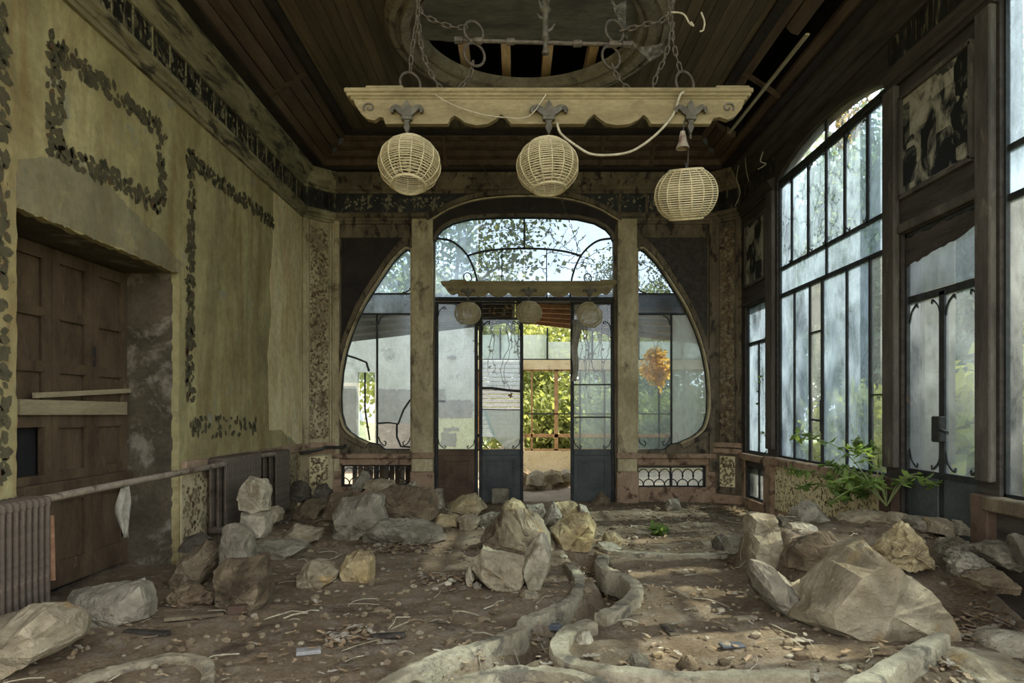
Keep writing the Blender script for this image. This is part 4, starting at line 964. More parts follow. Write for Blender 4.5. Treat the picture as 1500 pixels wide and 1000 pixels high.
# woven lantern
def lantern(loc, label):
    t = thing('lantern', label, 'lantern', loc, 'woven bamboo globe lanterns')
    rx, rz, N = .160, .142, 16; mb = MB(); nr = 22
    for i in range(nr):
        z = -.118+.236*i/(nr-1); r_ = rx*math.sqrt(max(.01, 1-(z/rz)**2))*(1+.006*math.sin(i*2.3))
        pts = [Vector((r_*math.cos(2*math.pi*k/N), r_*math.sin(2*math.pi*k/N), z)) for k in range(N)]
        mb.tube([p for k in range(N) for p in (pts[k], pts[k].lerp(pts[(k+1) % N], .5)*1.008)], .0036, 4, True)
    s_ = MB(); s_.v = [tuple(Vector(p)+t.location) for p in mb.v]; s_.f = mb.f; s_.build('slats', M['bamboo'], t, kind='stuff')
    for k in range(N):
        a = 2*math.pi*k/N; pts = []
        for i in range(13):
            z = -.122+.244*i/12; r_ = rx*math.sqrt(max(.01, 1-(z/rz)**2))+.003; pts.append(t.location+Vector((r_*math.cos(a), r_*math.sin(a), z)))
        MB().tube(pts, .0030, 5).build('rib', M['bamboo'], t, True)
    r0 = rx*math.sqrt(1-(.12/rz)**2)
    for z in (-.122, .122): MB().tube([t.location+Vector((r0*math.cos(a), r0*math.sin(a), z)) for a in np.linspace(0, 2*math.pi, 24, endpoint=False)], .007, 6, True).build('rim', M['bamboo'], t, True)
    MB().bar(t.location+Vector((-r0, 0, .122)), t.location+Vector((r0, 0, .122)), .006).build('cross_bar', M['bronze'], t)
    MB().tube([t.location+Vector((0, 0, .122)), t.location+Vector((0, 0, .16))], .004, 5).build('cord', M['iron'], t)
    MB().tube([t.location+Vector((0, 0, .12)), t.location+Vector((0, 0, .06))], .016, 8).build('lamp_socket', M['bronze'], t)
    return t
lan = lantern(at(600, 241, 3.59), 'woven bamboo globe lantern, left one of the large near trio')
def lcopy(loc, label, rot, sc=1.):
    c = copy_tree(lan); c.location = loc; c['label'] = label; c.rotation_euler = rot; c.scale = (sc,)*3; return c
lan.rotation_euler = (R(-16), R(4), .2)
lcopy(at(802, 244, 3.59), 'woven bamboo globe lantern, middle one of the large near trio', (R(-6), R(-3), .1))
lr = lcopy(at(1005, 285, 3.59), 'woven bamboo globe lantern hanging lowest at right of the near trio', (R(14), R(-9), .3))
lcopy(at(685.3, 459, 8.338), 'woven bamboo globe lantern, left of the small far trio', (R(4), 0, .1))
lcopy(at(774.6, 458, 8.338), 'woven bamboo globe lantern, middle of the small far trio', (0, R(4), .5))
lcopy(at(864, 461, 8.338), 'crumpled bamboo globe lantern, right of the small far trio', (R(30), R(38), .4), 1.02)
def cord(name, label, cat, pts, r_, mat, n=6):
    return tag(MB().tube(smooth(pts, n), r_, 6).build(name, M[mat], None, True), label, cat)
hc = MB().tube(smooth([at(1007, 205, 3.59), at(1008, 225, 3.59), at(1007, 252, 3.59)], 6), .003, 6).build('hanging_cord', M['iron'])
hc.parent = lr; hc.matrix_parent_inverse = Matrix.LocRotScale(lr.location, lr.rotation_euler, lr.scale).inverted()
b0 = at(1000, 205, 3.58)
tg = thing('lamp_holder', 'small pale conical lamp holder dangling under the right iron lily', 'lamp', b0)
MB().lathe([(.0, .045), (.012, .045), (.018, .02), (.022, -.01), (.036, -.045), (.032, -.045), (.016, -.005), (0, .02)], b0, 16).build('cup', M['pipe'], tg, True, 50)
MB().tube([b0+Vector((0, 0, .04)), b0+Vector((.01, 0, .10))], .004, 5).build('wire', M['iron'], tg)
cord('rope', 'pale frayed rope sagging between the middle and right iron lilies', 'rope', [at(816, 180, 3.57), at(822, 196, 3.57), at(845, 214, 3.56), at(868, 226, 3.56), at(905, 226, 3.56), at(932, 218, 3.57), at(962, 196, 3.57), at(986, 168, 3.58), at(996, 140, 3.58), at(1006, 132, 3.6)], .0065, 'rope')
cord('wire', 'thin wire strung across the face of the near lamp beam', 'wire', [at(637, 138, 3.55), at(660, 152, 3.57), at(700, 166, 3.57), at(740, 172, 3.57), at(775, 170, 3.57), at(800, 138, 3.58)], .003, 'rope')
# chains and rings
LNK = MB().tube([Vector((.011*math.cos(a), 0, .021*math.sin(a)+(.007 if math.sin(a) > 0 else -.007))) for a in np.linspace(0, 2*math.pi, 12, endpoint=False)], .0042, 5, True).mesh('link', M['chain'], True)
def chain(label, pts, step=.043):
    P = smooth(pts, 8); t = thing('chain', label, 'chain', P[0], 'rusty chains of the lamp beams'); acc = 0; k = 0
    for a, b in zip(P, P[1:]):
        L = (b-a).length
        while acc <= L:
            p = a.lerp(b, acc/L); o = link('link', LNK, t); o.location = p
            q = (b-a).to_track_quat('Z', 'Y'); o.rotation_mode = 'QUATERNION'; o.rotation_quaternion = q @ Matrix.Rotation(R(90*(k % 2)+20), 4, 'Z').to_quaternion(); acc += step; k += 1
        acc -= L
    return t
def ring(px, py, r_, label, Y=3.65, tilt=0.):
    c = at(px, py, Y); a0 = [Vector((r_*math.cos(a)*math.cos(tilt), r_*math.cos(a)*math.sin(tilt), r_*math.sin(a))) for a in np.linspace(0, 2*math.pi, 22, endpoint=False)]
    o = MB().tube(a0, .0075*(r_/.06)**.3, 6, True).build('iron_ring', M['chain'], None, True); o.location = c; return tag(o, label, 'ring', 'iron rings of the lamp beams')
CHN = [('left hand rusty chain dropping to the ring at beam left end', [(612, -40), (612, 20), (604, 70), (601, 106)]),
 ('slack rusty chain slanting down to the beam from upper left', [(613, 30), (618, 70), (630, 105), (650, 136)]),
 ('rusty chain stretching from upper left to the upper left ring', [(606, -20), (616, 16), (640, 32), (665, 40), (680, 40)]),
 ('short rusty chain from lower left ring to the beam top', [(692, 96), (688, 112), (676, 126), (666, 137)]),
 ('short rusty chain from lower right ring to the beam top', [(899, 100), (904, 112), (914, 124), (928, 137)]),
 ('rusty chain stretching from upper right ring to upper right', [(915, 44), (945, 36), (972, 28), (992, -10)]),
 ('right hand rusty chain dropping to the ring at beam right end', [(984, -30), (982, 30), (988, 70), (998, 108)]),
 ('slack rusty chain slanting down behind the right cobweb', [(986, 40), (974, 84), (962, 110), (955, 134)])]
for lb, pts in CHN: chain(lb, [at(x, y, 3.66) for x, y in pts])
chain('long rusty chain holding right end of the far lamp beam', [at(808, 196, 8.25), at(816, 250, 8.28), at(824, 296, 8.3), at(836, 330, 8.35), at(850, 372, 8.4), at(861, 404, 8.4)], .075)
chain('thin rusty chain slanting behind the near middle and left lanterns', [at(664, 186, 8.42), at(690, 225, 8.6), at(720, 262, 8.85), at(730, 286, 9.03)], .075)
for px, py, r_, lb, y in ((601, 122, .057, 'iron ring standing on the near beam left end', 3.65), (1003, 122, .062, 'iron ring standing on the near beam right end', 3.65), (694, 47, .056, 'iron ring above left end of the hanging rod', 3.65), (695, 80, .06, 'iron ring below left end of the hanging rod', 3.65),
    (900, 46, .058, 'iron ring above right end of the hanging rod', 3.65), (895, 84, .058, 'iron ring below right end of the hanging rod', 3.65), (861, 407, .055, 'small iron ring over right end of far lamp beam', 8.4), (685, 406, .055, 'small iron ring over left end of far lamp beam', 8.4)):
    ring(px, py, r_, lb, y, .5)
rod = thing('hanging_rod', 'horizontal iron rod with couplings hanging above the near lamp beam', 'rod', at(796, 62, 3.65))
MB().tube([at(668, 59, 3.65), at(925, 66, 3.65)], .011, 8).build('bar', M['chain'], rod, True)
for x in (672, 700, 748, 846, 898, 918): c = at(x, 59+(x-668)*.027, 3.65); MB().tube([c-Vector((.022, 0, 0)), c+Vector((.022, 0, 0))], .019, 8).build('coupling', M['chain'], rod, True)
pst = thing('ceiling_pendant', 'ornate iron stem with leaf sprays hanging down from the oculus', 'lamp', at(799, 30, 3.65))
c0 = at(799, 76, 3.65); z0 = c0.z
MB().lathe([(.0, -.02), (.018, -.012), (.02, 0), (.012, .015), (.014, .05), (.03, .065), (.018, .08), (.016, .2), (.034, .22), (.02, .24), (.02, .5), (.014, 1.4)], c0, 14).build('stem', M['bronze'], pst, True, 50)
for k in range(10):
    a = k*1.3; z = z0+.10+.035*k; p = Vector((c0.x, c0.y, z)); e = p+Vector((math.cos(a)*.05, math.sin(a)*.05, .05))
    MB().tube([p, p.lerp(e, .6)+Vector((0, 0, -.01)), e], [.008, .010, .003], 5).build('leaf', M['bronze'], pst)
def film(name, label, quad, n=8, sag=.05):
    a, b, c, d = [Vector(q) for q in quad]; vs = []; fs = []
    for j in range(n+1):
        for i in range(n+1):
            u, v = i/n, j/n; p = a.lerp(b, u).lerp(d.lerp(c, u), v); p.z -= sag*math.sin(math.pi*u)*(1-v)+.01*noise.noise(Vector((u*6, v*6, a.x))); p.y += .03*noise.noise(Vector((u*4, v*4, a.z))); vs.append(p)
    fs = [(j*(n+1)+i, j*(n+1)+i+1, (j+1)*(n+1)+i+1, (j+1)*(n+1)+i) for j in range(n) for i in range(n)]
    return tag(MB().add(vs, fs).build(name, M['web'], None, True, 180), label, 'cobweb')
film('cobweb', 'dusty cobweb slung between the right rings and chain', [at(915, 52, 3.68), at(972, 60, 3.70), at(978, 74, 3.70), at(952, 92, 3.68)])
film('cobweb', 'grey cobweb strip rising from the upper right ring', [at(893, -5, 3.7), at(918, -5, 3.7), at(917, 46, 3.7), at(910, 42, 3.7)])
film('cobweb', 'small dusty cobweb in the corner of the right ceiling moulding', [at(1088, 54, 5.9), at(1100, 42, 5.8), at(1086, 70, 6.0), at(1078, 76, 6.1)])

# ------------------------------------------------------------------ stones
def ico(sub):
    bm = bmesh.new(); bmesh.ops.create_icosphere(bm, subdivisions=sub, radius=1); vs = [v.co.copy() for v in bm.verts]; fs = [tuple(v.index for v in f.verts) for f in bm.faces]; bm.free(); return vs, fs
ICO = {k: ico(k) for k in (1, 2, 3, 4, 5)}
def rock(name, label, cat, outline, dep, seed, mat, cuts=11, sub=5, base=None, Y=None, group=None, box=.66, rough=1., lift=0.):
    by = max(p[1] for p in outline); low = [p for p in outline if p[1] > by-6]; bx_ = sum(p[0] for p in low)/len(low)
    Yb = Y if Y else gpt(bx_, by).y
    Yc = Yb+dep*.42; P = [((x-CX)*Yc/F, H-(y-CY)*Yc/F) for x, y in outline]
    cx_ = (min(p[0] for p in P)+max(p[0] for p in P))/2; cz_ = sum(p[1] for p in P)/len(P)
    P = [(x-cx_, z-cz_) for x, z in P]; hx = max(abs(p[0]) for p in P); hz = max(abs(p[1]) for p in P); hy = dep/2
    def rad(th):
        dx, dz = math.cos(th), math.sin(th); best = 0
        for i in range(len(P)):
            (x1, z1), (x2, z2) = P[i-1], P[i]; ex, ez = x2-x1, z2-z1; den = dx*ez-dz*ex
            if abs(den) < 1e-12: continue
            t = (x1*ez-z1*ex)/den; s = (x1*dz-z1*dx)/den
            if -1e-6 <= s <= 1+1e-6 and t > best: best = t
        return best or min(hx, hz)
    rn = random.Random(seed); vs = []
    tab = [rad(2*math.pi*k/180) for k in range(180)]
    planes = []
    for _ in range(cuts):
        n = Vector((rn.gauss(0, 1), rn.gauss(-.55, .8), rn.gauss(.25, .8))).normalized(); planes.append((n, rn.uniform(.50, .84)))
    for n in ((0, 0, 1), (-.2, -1, .1), (.95, -.4, .25), (-.9, -.5, .3)):
        planes.append((Vector([c+rn.gauss(0, .16) for c in n]).normalized(), rn.uniform(.60, .80)))
    sz = (hx+hz+hy)/3; off = Vector((seed*1.37, seed*.73, seed*2.1))
    for v in ICO[sub][0]:
        r_ = math.hypot(v.x, v.z); th = math.atan2(v.z, v.x) % (2*math.pi); k = th/(2*math.pi)*180; i = int(k) % 180; f = k-int(k)
        rr = (tab[i]*(1-f)+tab[(i+1) % 180]*f)*min(1, r_)**box
        y = math.copysign(abs(v.y)**box, v.y)*hy
        p = Vector((rr*math.cos(th), y, rr*math.sin(th)))
        for n, L in planes:
            s = n.x*p.x/hx+n.y*p.y/hy+n.z*p.z/hz
            if s > L:
                dlt = (s-L); keep = 1-.80*(min(1, r_)**8)     # faces are hewn flat, the outline keeps its shape
                p -= Vector((n.x*hx*keep, n.y*hy, n.z*hz*keep))*dlt
        q = p/sz
        strat = noise.noise(Vector((q.x*1.2, q.y*1.2, q.z*6.5))+off)
        w1 = q*1.5+off; cell = noise.voronoi(w1*1.6)[0]; edge = cell[1]-cell[0]
        rid = 1-abs(noise.noise(q*3.1+off))*2
        dn = .050*noise.fractal(w1, 1, 2.1, 3)+.020*math.floor(strat*4)/4*1.6-.035*max(0, 1-edge*7)+.028*rid+.018*noise.noise(q*9+off)
        p += v.normalized()*dn*sz*rough
        vs.append(p)
    o = MB().add(vs, ICO[sub][1]).build(name, ROCK[mat], None, True, 16)
    o.location = (cx_, Yc, cz_+lift); return tag(o, label, cat, group)
def hewn(name, label, cat, outline, dep, seed, mat, base=None, Y=None, group=None, rough=.8, lift=0., top=.24, side=.82, **kw):
    """angular stone: the traced outline is its widest section, with smaller front and back faces, then broken up by fine relief"""
    by = max(p[1] for p in outline); low = [p for p in outline if p[1] > by-6]; bx_ = sum(p[0] for p in low)/len(low)
    Yb = Y if Y else gpt(bx_, by).y
    Yc = Yb+dep*.40; rn = random.Random(seed); hy = dep/2
    P = [((x-CX)*Yc/F, H-(y-CY)*Yc/F) for x, y in outline]
    per = sum(math.dist(P[i-1], P[i]) for i in range(len(P))); Q = []
    for i, p in enumerate(P):
        q = P[(i+1) % len(P)]; n = max(1, round(math.dist(p, q)/(per/15)))
        for k in range(n):
            t = k/n; j = 0 if k == 0 else per*.008; Q.append((p[0]+(q[0]-p[0])*t+rn.uniform(-j, j), p[1]+(q[1]-p[1])*t+rn.uniform(-j, j)))
    cx_ = (min(p[0] for p in Q)+max(p[0] for p in Q))/2; zm = min(p[1] for p in Q); zc_ = sum(p[1] for p in Q)/len(Q); n = len(Q)
    sz = (max(p[0] for p in Q)-min(p[0] for p in Q)+max(p[1] for p in Q)-zm+dep)/6
    sh = rn.uniform(-.12, .12); vs = []
    for r_, (yy, sx, tz, jt) in enumerate(((-1, side, 1-top, .07), (-.22, 1, 1, .0), (.35, .97, .97, .03), (1, .74, .72, .06))):
        for k, (x, z) in enumerate(Q):
            j = lambda a: rn.uniform(-a, a)*sz*1.6
            ys = yy*hy+(rn.uniform(-.28, .22)*hy if r_ in (1, 2) else rn.uniform(-.10, .12)*hy)
            vs.append(Vector(((x-cx_)*sx+(sh*sz if r_ == 0 else 0)+j(jt), ys, zm+(z-zm)*tz+j(jt)-zc_)))
    fs = []
    for r_ in range(3):
        for k in range(n):
            a_, b_, c_, d_ = r_*n+k, r_*n+(k+1) % n, (r_+1)*n+(k+1) % n, (r_+1)*n+k
            fs += [(a_, b_, c_), (a_, c_, d_)] if rn.random() < .5 else [(a_, b_, d_), (b_, c_, d_)]
    for r_, sg in ((0, -1), (3, 1)):
        ring_ = [vs[r_*n+k] for k in range(n)]; c0 = sum(ring_, Vector())/n+Vector((rn.uniform(-.2, .2)*sz, sg*hy*rn.uniform(.0, .14), rn.uniform(-.1, .25)*sz)); ci = len(vs); vs.append(c0)
        fs += [(r_*n+k, r_*n+(k+1) % n, ci) for k in range(n)]
    bm = bmesh.new(); bv = [bm.verts.new(v) for v in vs]
    for f in fs: bm.faces.new([bv[i] for i in f])
    bmesh.ops.recalc_face_normals(bm, faces=bm.faces)
    bmesh.ops.smooth_vert(bm, verts=[v for v in bm.verts if abs(v.co.y) > hy*.8], factor=.3, use_axis_x=True, use_axis_y=True, use_axis_z=True)
    px_h = (max(p[1] for p in outline)-min(p[1] for p in outline)); cuts = 4 if px_h > 34 else (3 if px_h > 18 else 2)
    bmesh.ops.subdivide_edges(bm, edges=bm.edges[:], cuts=cuts, use_grid_fill=True)
    bmesh.ops.triangulate(bm, faces=bm.faces[:]); bm.normal_update()
    off = Vector((seed*1.37, seed*.73, seed*2.1))
    for v in bm.verts:
        q = v.co/sz; w1 = q*1.4+off; cell = noise.voronoi(w1*1.5)[0]; edge = cell[1]-cell[0]
        st_ = noise.noise(Vector((q.x*1.1+q.z*.5, q.y*1.1, q.z*5.0))+off)
        dn = .055*noise.fractal(w1, .9, 2.1, 4)+.03*math.floor(st_*4)/4-.05*max(0, 1-edge*8)+.02*noise.noise(q*8+off)
        v.co += v.normal*dn*sz*rough
    mb = MB(); mb.bm(bm); o = mb.build(name, ROCK[mat], None, False)
    o.location = (cx_, Yc, zc_+lift); return tag(o, label, cat, group)
RK = [
 # name, label, category, outline, depth, seed, material, kw
 ('boulder', 'large pale buff boulder at the bottom left corner', [(0, 901), (42, 886), (86, 883), (109, 898), (118, 930), (96, 946), (64, 964), (29, 980), (-30, 990), (-30, 905)], .5, 1, 'buff', dict(sub=5)),
 ('stone_block', 'squared block with ochre left face and pale right face beside near radiator', [(106, 872), (112, 862), (154, 853), (198, 850), (214, 854), (224, 878), (221, 901), (192, 909), (138, 917), (109, 923)], .42, 2, 'grey', dict(sub=5, box=.35)),
 ('boulder', 'rounded brown boulder leaning in front of the recess jamb', [(256, 850), (266, 821), (285, 802), (307, 789), (323, 802), (320, 824), (307, 843), (288, 858), (262, 861)], .38, 3, 'brown', {}),
 ('slate', 'dark slate slab leaning on top of the brown boulder by recess', [(264, 805), (272, 786), (294, 779), (309, 788), (290, 806)], .2, 4, 'dark', dict(Y=5.15)),
 ('stone', 'small dark pointed stone against the foot of the recess jamb', [(222, 812), (240, 778), (250, 798), (252, 812)], .2, 5, 'dark', {}),
 ('stone', 'tall narrow grey stone standing behind the dark faced block', [(322, 830), (329, 772), (340, 764), (355, 765), (371, 776), (374, 812), (370, 835)], .26, 6, 'grey', dict(Y=4.75)),
 ('stone_block', 'upright block with sooty dark front and pale ragged right side', [(318, 834), (336, 814), (368, 813), (394, 808), (397, 840), (395, 878), (384, 893), (370, 888), (350, 886), (322, 876)], .36, 7, 'brown', dict(sub=5, box=.4)),
 ('rubble_heap', 'low heap of dark crumbled rubble beside the sooty block', [(233, 886), (245, 872), (268, 860), (300, 854), (318, 872), (316, 892), (260, 894)], .35, 8, 'brown', dict(rough=2.2)),
 ('stone', 'pale jagged stone crowning the stack before the middle radiator', [(351, 727), (357, 712), (366, 696), (378, 698), (389, 700), (398, 715), (396, 746), (378, 752), (357, 744)], .26, 9, 'pale', dict(Y=5.80, top=.12)),
 ('stone_block', 'squared pale block below the jagged stone by middle radiator', [(357, 748), (397, 748), (398, 769), (391, 786), (361, 786)], .3, 10, 'pale', dict(Y=5.76, top=.10, side=.93)),
 ('stone', 'small buff stone to right of the stacked pale block', [(394, 742), (408, 739), (415, 750), (411, 762), (398, 767)], .2, 11, 'buff', dict(Y=5.95)),
 ('stone_slab', 'thin flat grey slab with pale lip lying left of centre', [(380, 794), (392, 789), (435, 793), (452, 799), (435, 811), (408, 813), (386, 803)], .5, 12, 'grey', dict(Y=5.5, rough=.5)),
 ('stone', 'broad buff stone lying behind the thin grey slab', [(416, 784), (435, 766), (451, 769), (473, 773), (470, 788), (451, 797), (427, 793)], .32, 13, 'buff', {}),
 ('stone', 'small flat stone right of the thin grey slab', [(460, 795), (466, 789), (484, 788), (496, 793), (490, 802), (465, 801)], .22, 14, 'brown', {}),
 ('stone_block', 'wedge shaped buff block with shadowed notch at left front', [(432, 859), (440, 840), (447, 823), (462, 817), (486, 825), (497, 836), (494, 847), (480, 852), (462, 860)], .34, 15, 'buff', dict(sub=5)),
 ('stone_block', 'squat ochre block right beside the wedge shaped buff block', [(498, 830), (511, 811), (528, 804), (542, 806), (549, 814), (550, 850), (520, 852), (500, 846)], .3, 16, 'ochre', dict(box=.38)),
 ('boulder', 'big buff boulder with lit right face in the left pile', [(486, 782), (492, 750), (497, 736), (502, 729), (535, 721), (562, 724), (570, 758), (545, 775), (527, 791), (492, 790)], .5, 17, 'grey', dict(sub=5, box=.42)),
 ('stone_block', 'brownish block tucked behind left of the big buff boulder', [(474, 755), (480, 731), (486, 722), (518, 718), (514, 745), (492, 762)], .4, 18, 'brown', dict(Y=6.9)),
 ('boulder', 'widest dark brown layered boulder on top of the left pile', [(546, 722), (567, 713), (600, 711), (632, 712), (642, 726), (646, 750), (616, 768), (570, 764), (552, 750)], .6, 19, 'brown', dict(Y=6.7, sub=5, box=.42, rough=1.3)),
 ('concrete_lump', 'spread of pale grey mortar at the foot of the left pile', [(526, 800), (536, 779), (566, 762), (600, 758), (640, 762), (655, 772), (652, 790), (624, 798), (572, 803)], .5, 20, 'grey', dict(sub=5, rough=1.8)),
 ('stone_block', 'flat topped buff block lying on top of the left pile', [(531, 713), (535, 704), (556, 701), (578, 702), (583, 714), (556, 719)], .3, 21, 'buff', dict(Y=7.3, box=.35)),
 ('stone', 'triangular grey stone before the left lattice window', [(514, 716), (522, 700), (532, 687), (543, 696), (543, 708), (532, 720)], .26, 22, 'grey', dict(Y=7.4)),
 ('stone', 'small pale pointed stone at right of the flat topped block', [(593, 713), (600, 707), (608, 703), (614, 716), (597, 718)], .2, 23, 'pale', dict(Y=7.4)),
 ('stone', 'upright grey stone right of the widest brown boulder', [(634, 718), (640, 714), (648, 716), (652, 742), (640, 746)], .25, 24, 'grey', dict(Y=6.9)),
 ('boulder', 'yellow buff boulder in front of the brown door panel', [(651, 747), (660, 735), (678, 724), (696, 721), (708, 732), (713, 743), (699, 753), (654, 753)], .4, 25, 'ochre', dict(sub=5)),
 ('stone', 'rounded ochre stone below the yellow buff boulder', [(637, 760), (645, 751), (672, 754), (674, 768), (655, 771), (639, 769)], .25, 26, 'ochre', {}),
 ('stone', 'buff stone second right of the rounded ochre stone', [(670, 756), (682, 752), (696, 752), (704, 760), (699, 774), (675, 777)], .25, 27, 'buff', {}),
 ('stone', 'pale wedge stone touching left of the big pointed centre boulder', [(698, 756), (720, 748), (734, 749), (730, 760), (718, 768), (704, 772)], .25, 28, 'grey', {}),
 ('stone', 'dark rough stone in the back left corner, leftmost of three', [(424, 725), (430, 705), (440, 702), (450, 708), (458, 730), (435, 736)], .3, 29, 'dark', dict(Y=7.9, rough=1.8)),
 ('stone', 'dark round stone under the left lattice window corner', [(461, 728), (465, 709), (478, 706), (487, 717), (484, 738)], .3, 30, 'dark', dict(Y=7.7, rough=1.6)),
 ('boulder', 'rough brown boulder lying low beside the far radiator', [(428, 748), (440, 738), (460, 730), (474, 728), (480, 739), (466, 758), (435, 760)], .35, 31, 'brown', dict(rough=1.6)),
 ('boulder', 'big pointed dark faced boulder left in the centre cluster', [(704, 786), (720, 765), (738, 744), (748, 750), (762, 766), (782, 784), (772, 810), (735, 804), (711, 801)], .5, 32, 'brown', dict(sub=5)),
 ('boulder', 'long sloping buff boulder behind the big pointed one in centre', [(750, 756), (757, 746), (767, 742), (786, 752), (804, 776), (820, 815), (812, 828), (798, 810), (777, 790)], .45, 33, 'buff', dict(Y=5.85, sub=5)),
 ('boulder', 'rounded yellowish boulder at right of the centre cluster', [(806, 774), (820, 762), (837, 752), (862, 750), (874, 766), (866, 798), (840, 804), (816, 803)], .5, 34, 'ochre', dict(sub=5)),
 ('stone', 'pointed grey stone peeking behind the rounded yellowish boulder', [(794, 764), (802, 745), (811, 733), (823, 752), (816, 770)], .3, 35, 'grey', dict(Y=6.5)),
 ('stone', 'bright yellow stone at the back of the centre cluster', [(808, 748), (812, 735), (840, 734), (853, 745), (840, 758)], .35, 36, 'ochre', dict(Y=6.9)),
 ('stone', 'ochre stone at back left of the centre cluster', [(735, 742), (742, 733), (751, 729), (763, 733), (772, 744), (756, 752)], .35, 37, 'ochre', dict(Y=6.9)),
 ('stone', 'flat grey stone at the middle back of the centre cluster', [(768, 750), (771, 739), (796, 737), (801, 758), (784, 762)], .35, 38, 'grey', dict(Y=6.8)),
 ('stone', 'grey stone behind the top right of rounded yellowish boulder', [(846, 752), (848, 737), (858, 740), (866, 756)], .25, 76, 'grey', dict(Y=6.8)),
 ('stone_block', 'long brown slab lying at front of the centre cluster', [(692, 830), (698, 812), (705, 801), (738, 807), (774, 813), (770, 841), (764, 864), (740, 860), (716, 852), (699, 846)], .42, 39, 'buff', dict(sub=5, box=.4)),
 ('stone', 'upright split stone with pale right edge in centre cluster', [(765, 826), (770, 810), (777, 796), (792, 777), (800, 780), (806, 799), (805, 829), (798, 848), (792, 862), (771, 864)], .26, 40, 'pale', dict(sub=5)),
 ('stone', 'small pale splinter standing left of the long brown slab', [(682, 846), (684, 834), (688, 828), (695, 846), (691, 859), (684, 858)], .1, 41, 'pale', {}),
 ('stone', 'pebble sized grey stone beside the small pale splinter', [(692, 856), (698, 851), (706, 856), (702, 863), (694, 863)], .09, 42, 'grey', {}),
 ('stone_slab', 'thin flat stone in front of the upright split stone', [(761, 872), (768, 864), (796, 872), (790, 877), (766, 877)], .16, 43, 'buff', {}),
 ('stone', 'sunlit ochre stone at end of the centre cluster', [(882, 792), (886, 780), (900, 777), (911, 786), (911, 797), (890, 799)], .25, 44, 'ochre', {}),
 ('stone_slab', 'sunlit thin pale slab right of the rounded yellowish boulder', [(872, 800), (876, 793), (898, 795), (912, 802), (890, 806)], .22, 45, 'pale', {}),
 ('stone', 'pyramidal brown stone leaning on the grey door leaf', [(867, 738), (873, 728), (881, 719), (893, 730), (894, 740), (880, 741)], .25, 46, 'brown', dict(Y=8.7)),
 ('stone_block', 'small squared grey block alone on the back right floor', [(974, 744), (978, 731), (992, 730), (997, 743), (990, 748), (975, 747)], .2, 47, 'grey', dict(box=.3, rough=.4)),
 ('stone', 'pale stone wedged inside the bend of the channel kerb', [(835, 938), (842, 929), (852, 923), (864, 921), (871, 940), (864, 956), (853, 963), (842, 952)], .2, 48, 'pale', dict(Y=3.55)),
 ('stone', 'rough grey stone on the soil behind the front kerb', [(922, 966), (926, 958), (935, 955), (948, 962), (955, 980), (930, 982)], .14, 49, 'grey', {}),
 ('stone', 'brown clod cut by the bottom edge right of the grey stone', [(992, 984), (998, 966), (1006, 959), (1018, 966), (1022, 984)], .14, 50, 'brown', {}),
 ('boulder', 'huge triangular boulder dominating the right foreground', [(1161, 905), (1172, 880), (1187, 857), (1213, 818), (1238, 798), (1256, 787), (1268, 803), (1287, 828), (1317, 838), (1337, 860), (1360, 890), (1379, 931), (1300, 936), (1233, 930)], .62, 51, 'buff', dict(rough=.42, top=.10, side=.90)),
 ('stone_block', 'long flat topped block left of the huge triangular boulder', [(1099, 836), (1104, 822), (1125, 826), (1150, 846), (1169, 862), (1162, 898), (1144, 906), (1112, 866)], .5, 52, 'grey', dict(sub=5, box=.38)),
 ('stone', 'cracked pale wedge between flat topped block and huge boulder', [(1154, 856), (1168, 850), (1190, 851), (1184, 882), (1168, 906), (1155, 906)], .3, 53, 'buff', {}),
 ('boulder', 'lower buff boulder of the stack at left end of right bed', [(1092, 800), (1097, 778), (1140, 774), (1151, 796), (1146, 822), (1124, 828), (1100, 828)], .36, 54, 'buff', dict(sub=5, Y=4.7)),
 ('stone', 'top stone of the stack at left end of right bed', [(1091, 778), (1095, 752), (1115, 750), (1132, 753), (1138, 768), (1130, 781)], .3, 55, 'buff', dict(Y=4.8)),
 ('stone', 'small stone filling behind the left stack of right bed', [(1132, 776), (1137, 757), (1152, 760), (1152, 777)], .22, 56, 'grey', dict(Y=4.95)),
 ('boulder', 'broad sloping boulder behind the huge one in right bed', [(1146, 826), (1156, 797), (1185, 785), (1213, 776), (1226, 798), (1234, 822), (1200, 830)], .4, 57, 'brown', dict(Y=4.35, sub=5)),
 ('stone', 'tilted angular stone topping the back of right bed', [(1156, 764), (1165, 745), (1177, 734), (1190, 733), (1202, 746), (1211, 757), (1187, 769)], .3, 58, 'grey', dict(Y=5.2)),
 ('stone', 'flat pale stone below the tilted angular stone', [(1146, 780), (1153, 764), (1175, 764), (1191, 769), (1190, 784), (1160, 792)], .3, 59, 'pale', dict(Y=4.8)),
 ('boulder', 'jagged layered buff stone in middle of right bed', [(1281, 826), (1287, 800), (1297, 788), (1310, 776), (1325, 765), (1337, 775), (1347, 787), (1354, 810), (1362, 830), (1330, 828)], .36, 60, 'ochre', dict(Y=4.25, sub=5, rough=1.7)),
 ('kerb_stone', 'edging stone at left end of the row under garden door', [(1226, 769), (1230, 751), (1248, 748), (1267, 745), (1290, 747), (1301, 750), (1302, 765), (1267, 770)], .25, 61, 'buff', dict(Y=5.1, box=.4)),
 ('kerb_stone', 'round edging stone second from left under garden door', [(1299, 767), (1303, 752), (1313, 749), (1323, 751), (1329, 763), (1315, 773)], .25, 62, 'buff', dict(Y=4.95)),
 ('kerb_stone', 'edging stone third from left under garden door', [(1327, 771), (1329, 754), (1344, 754), (1357, 757), (1358, 778), (1340, 776)], .25, 63, 'grey', dict(Y=4.75, box=.4)),
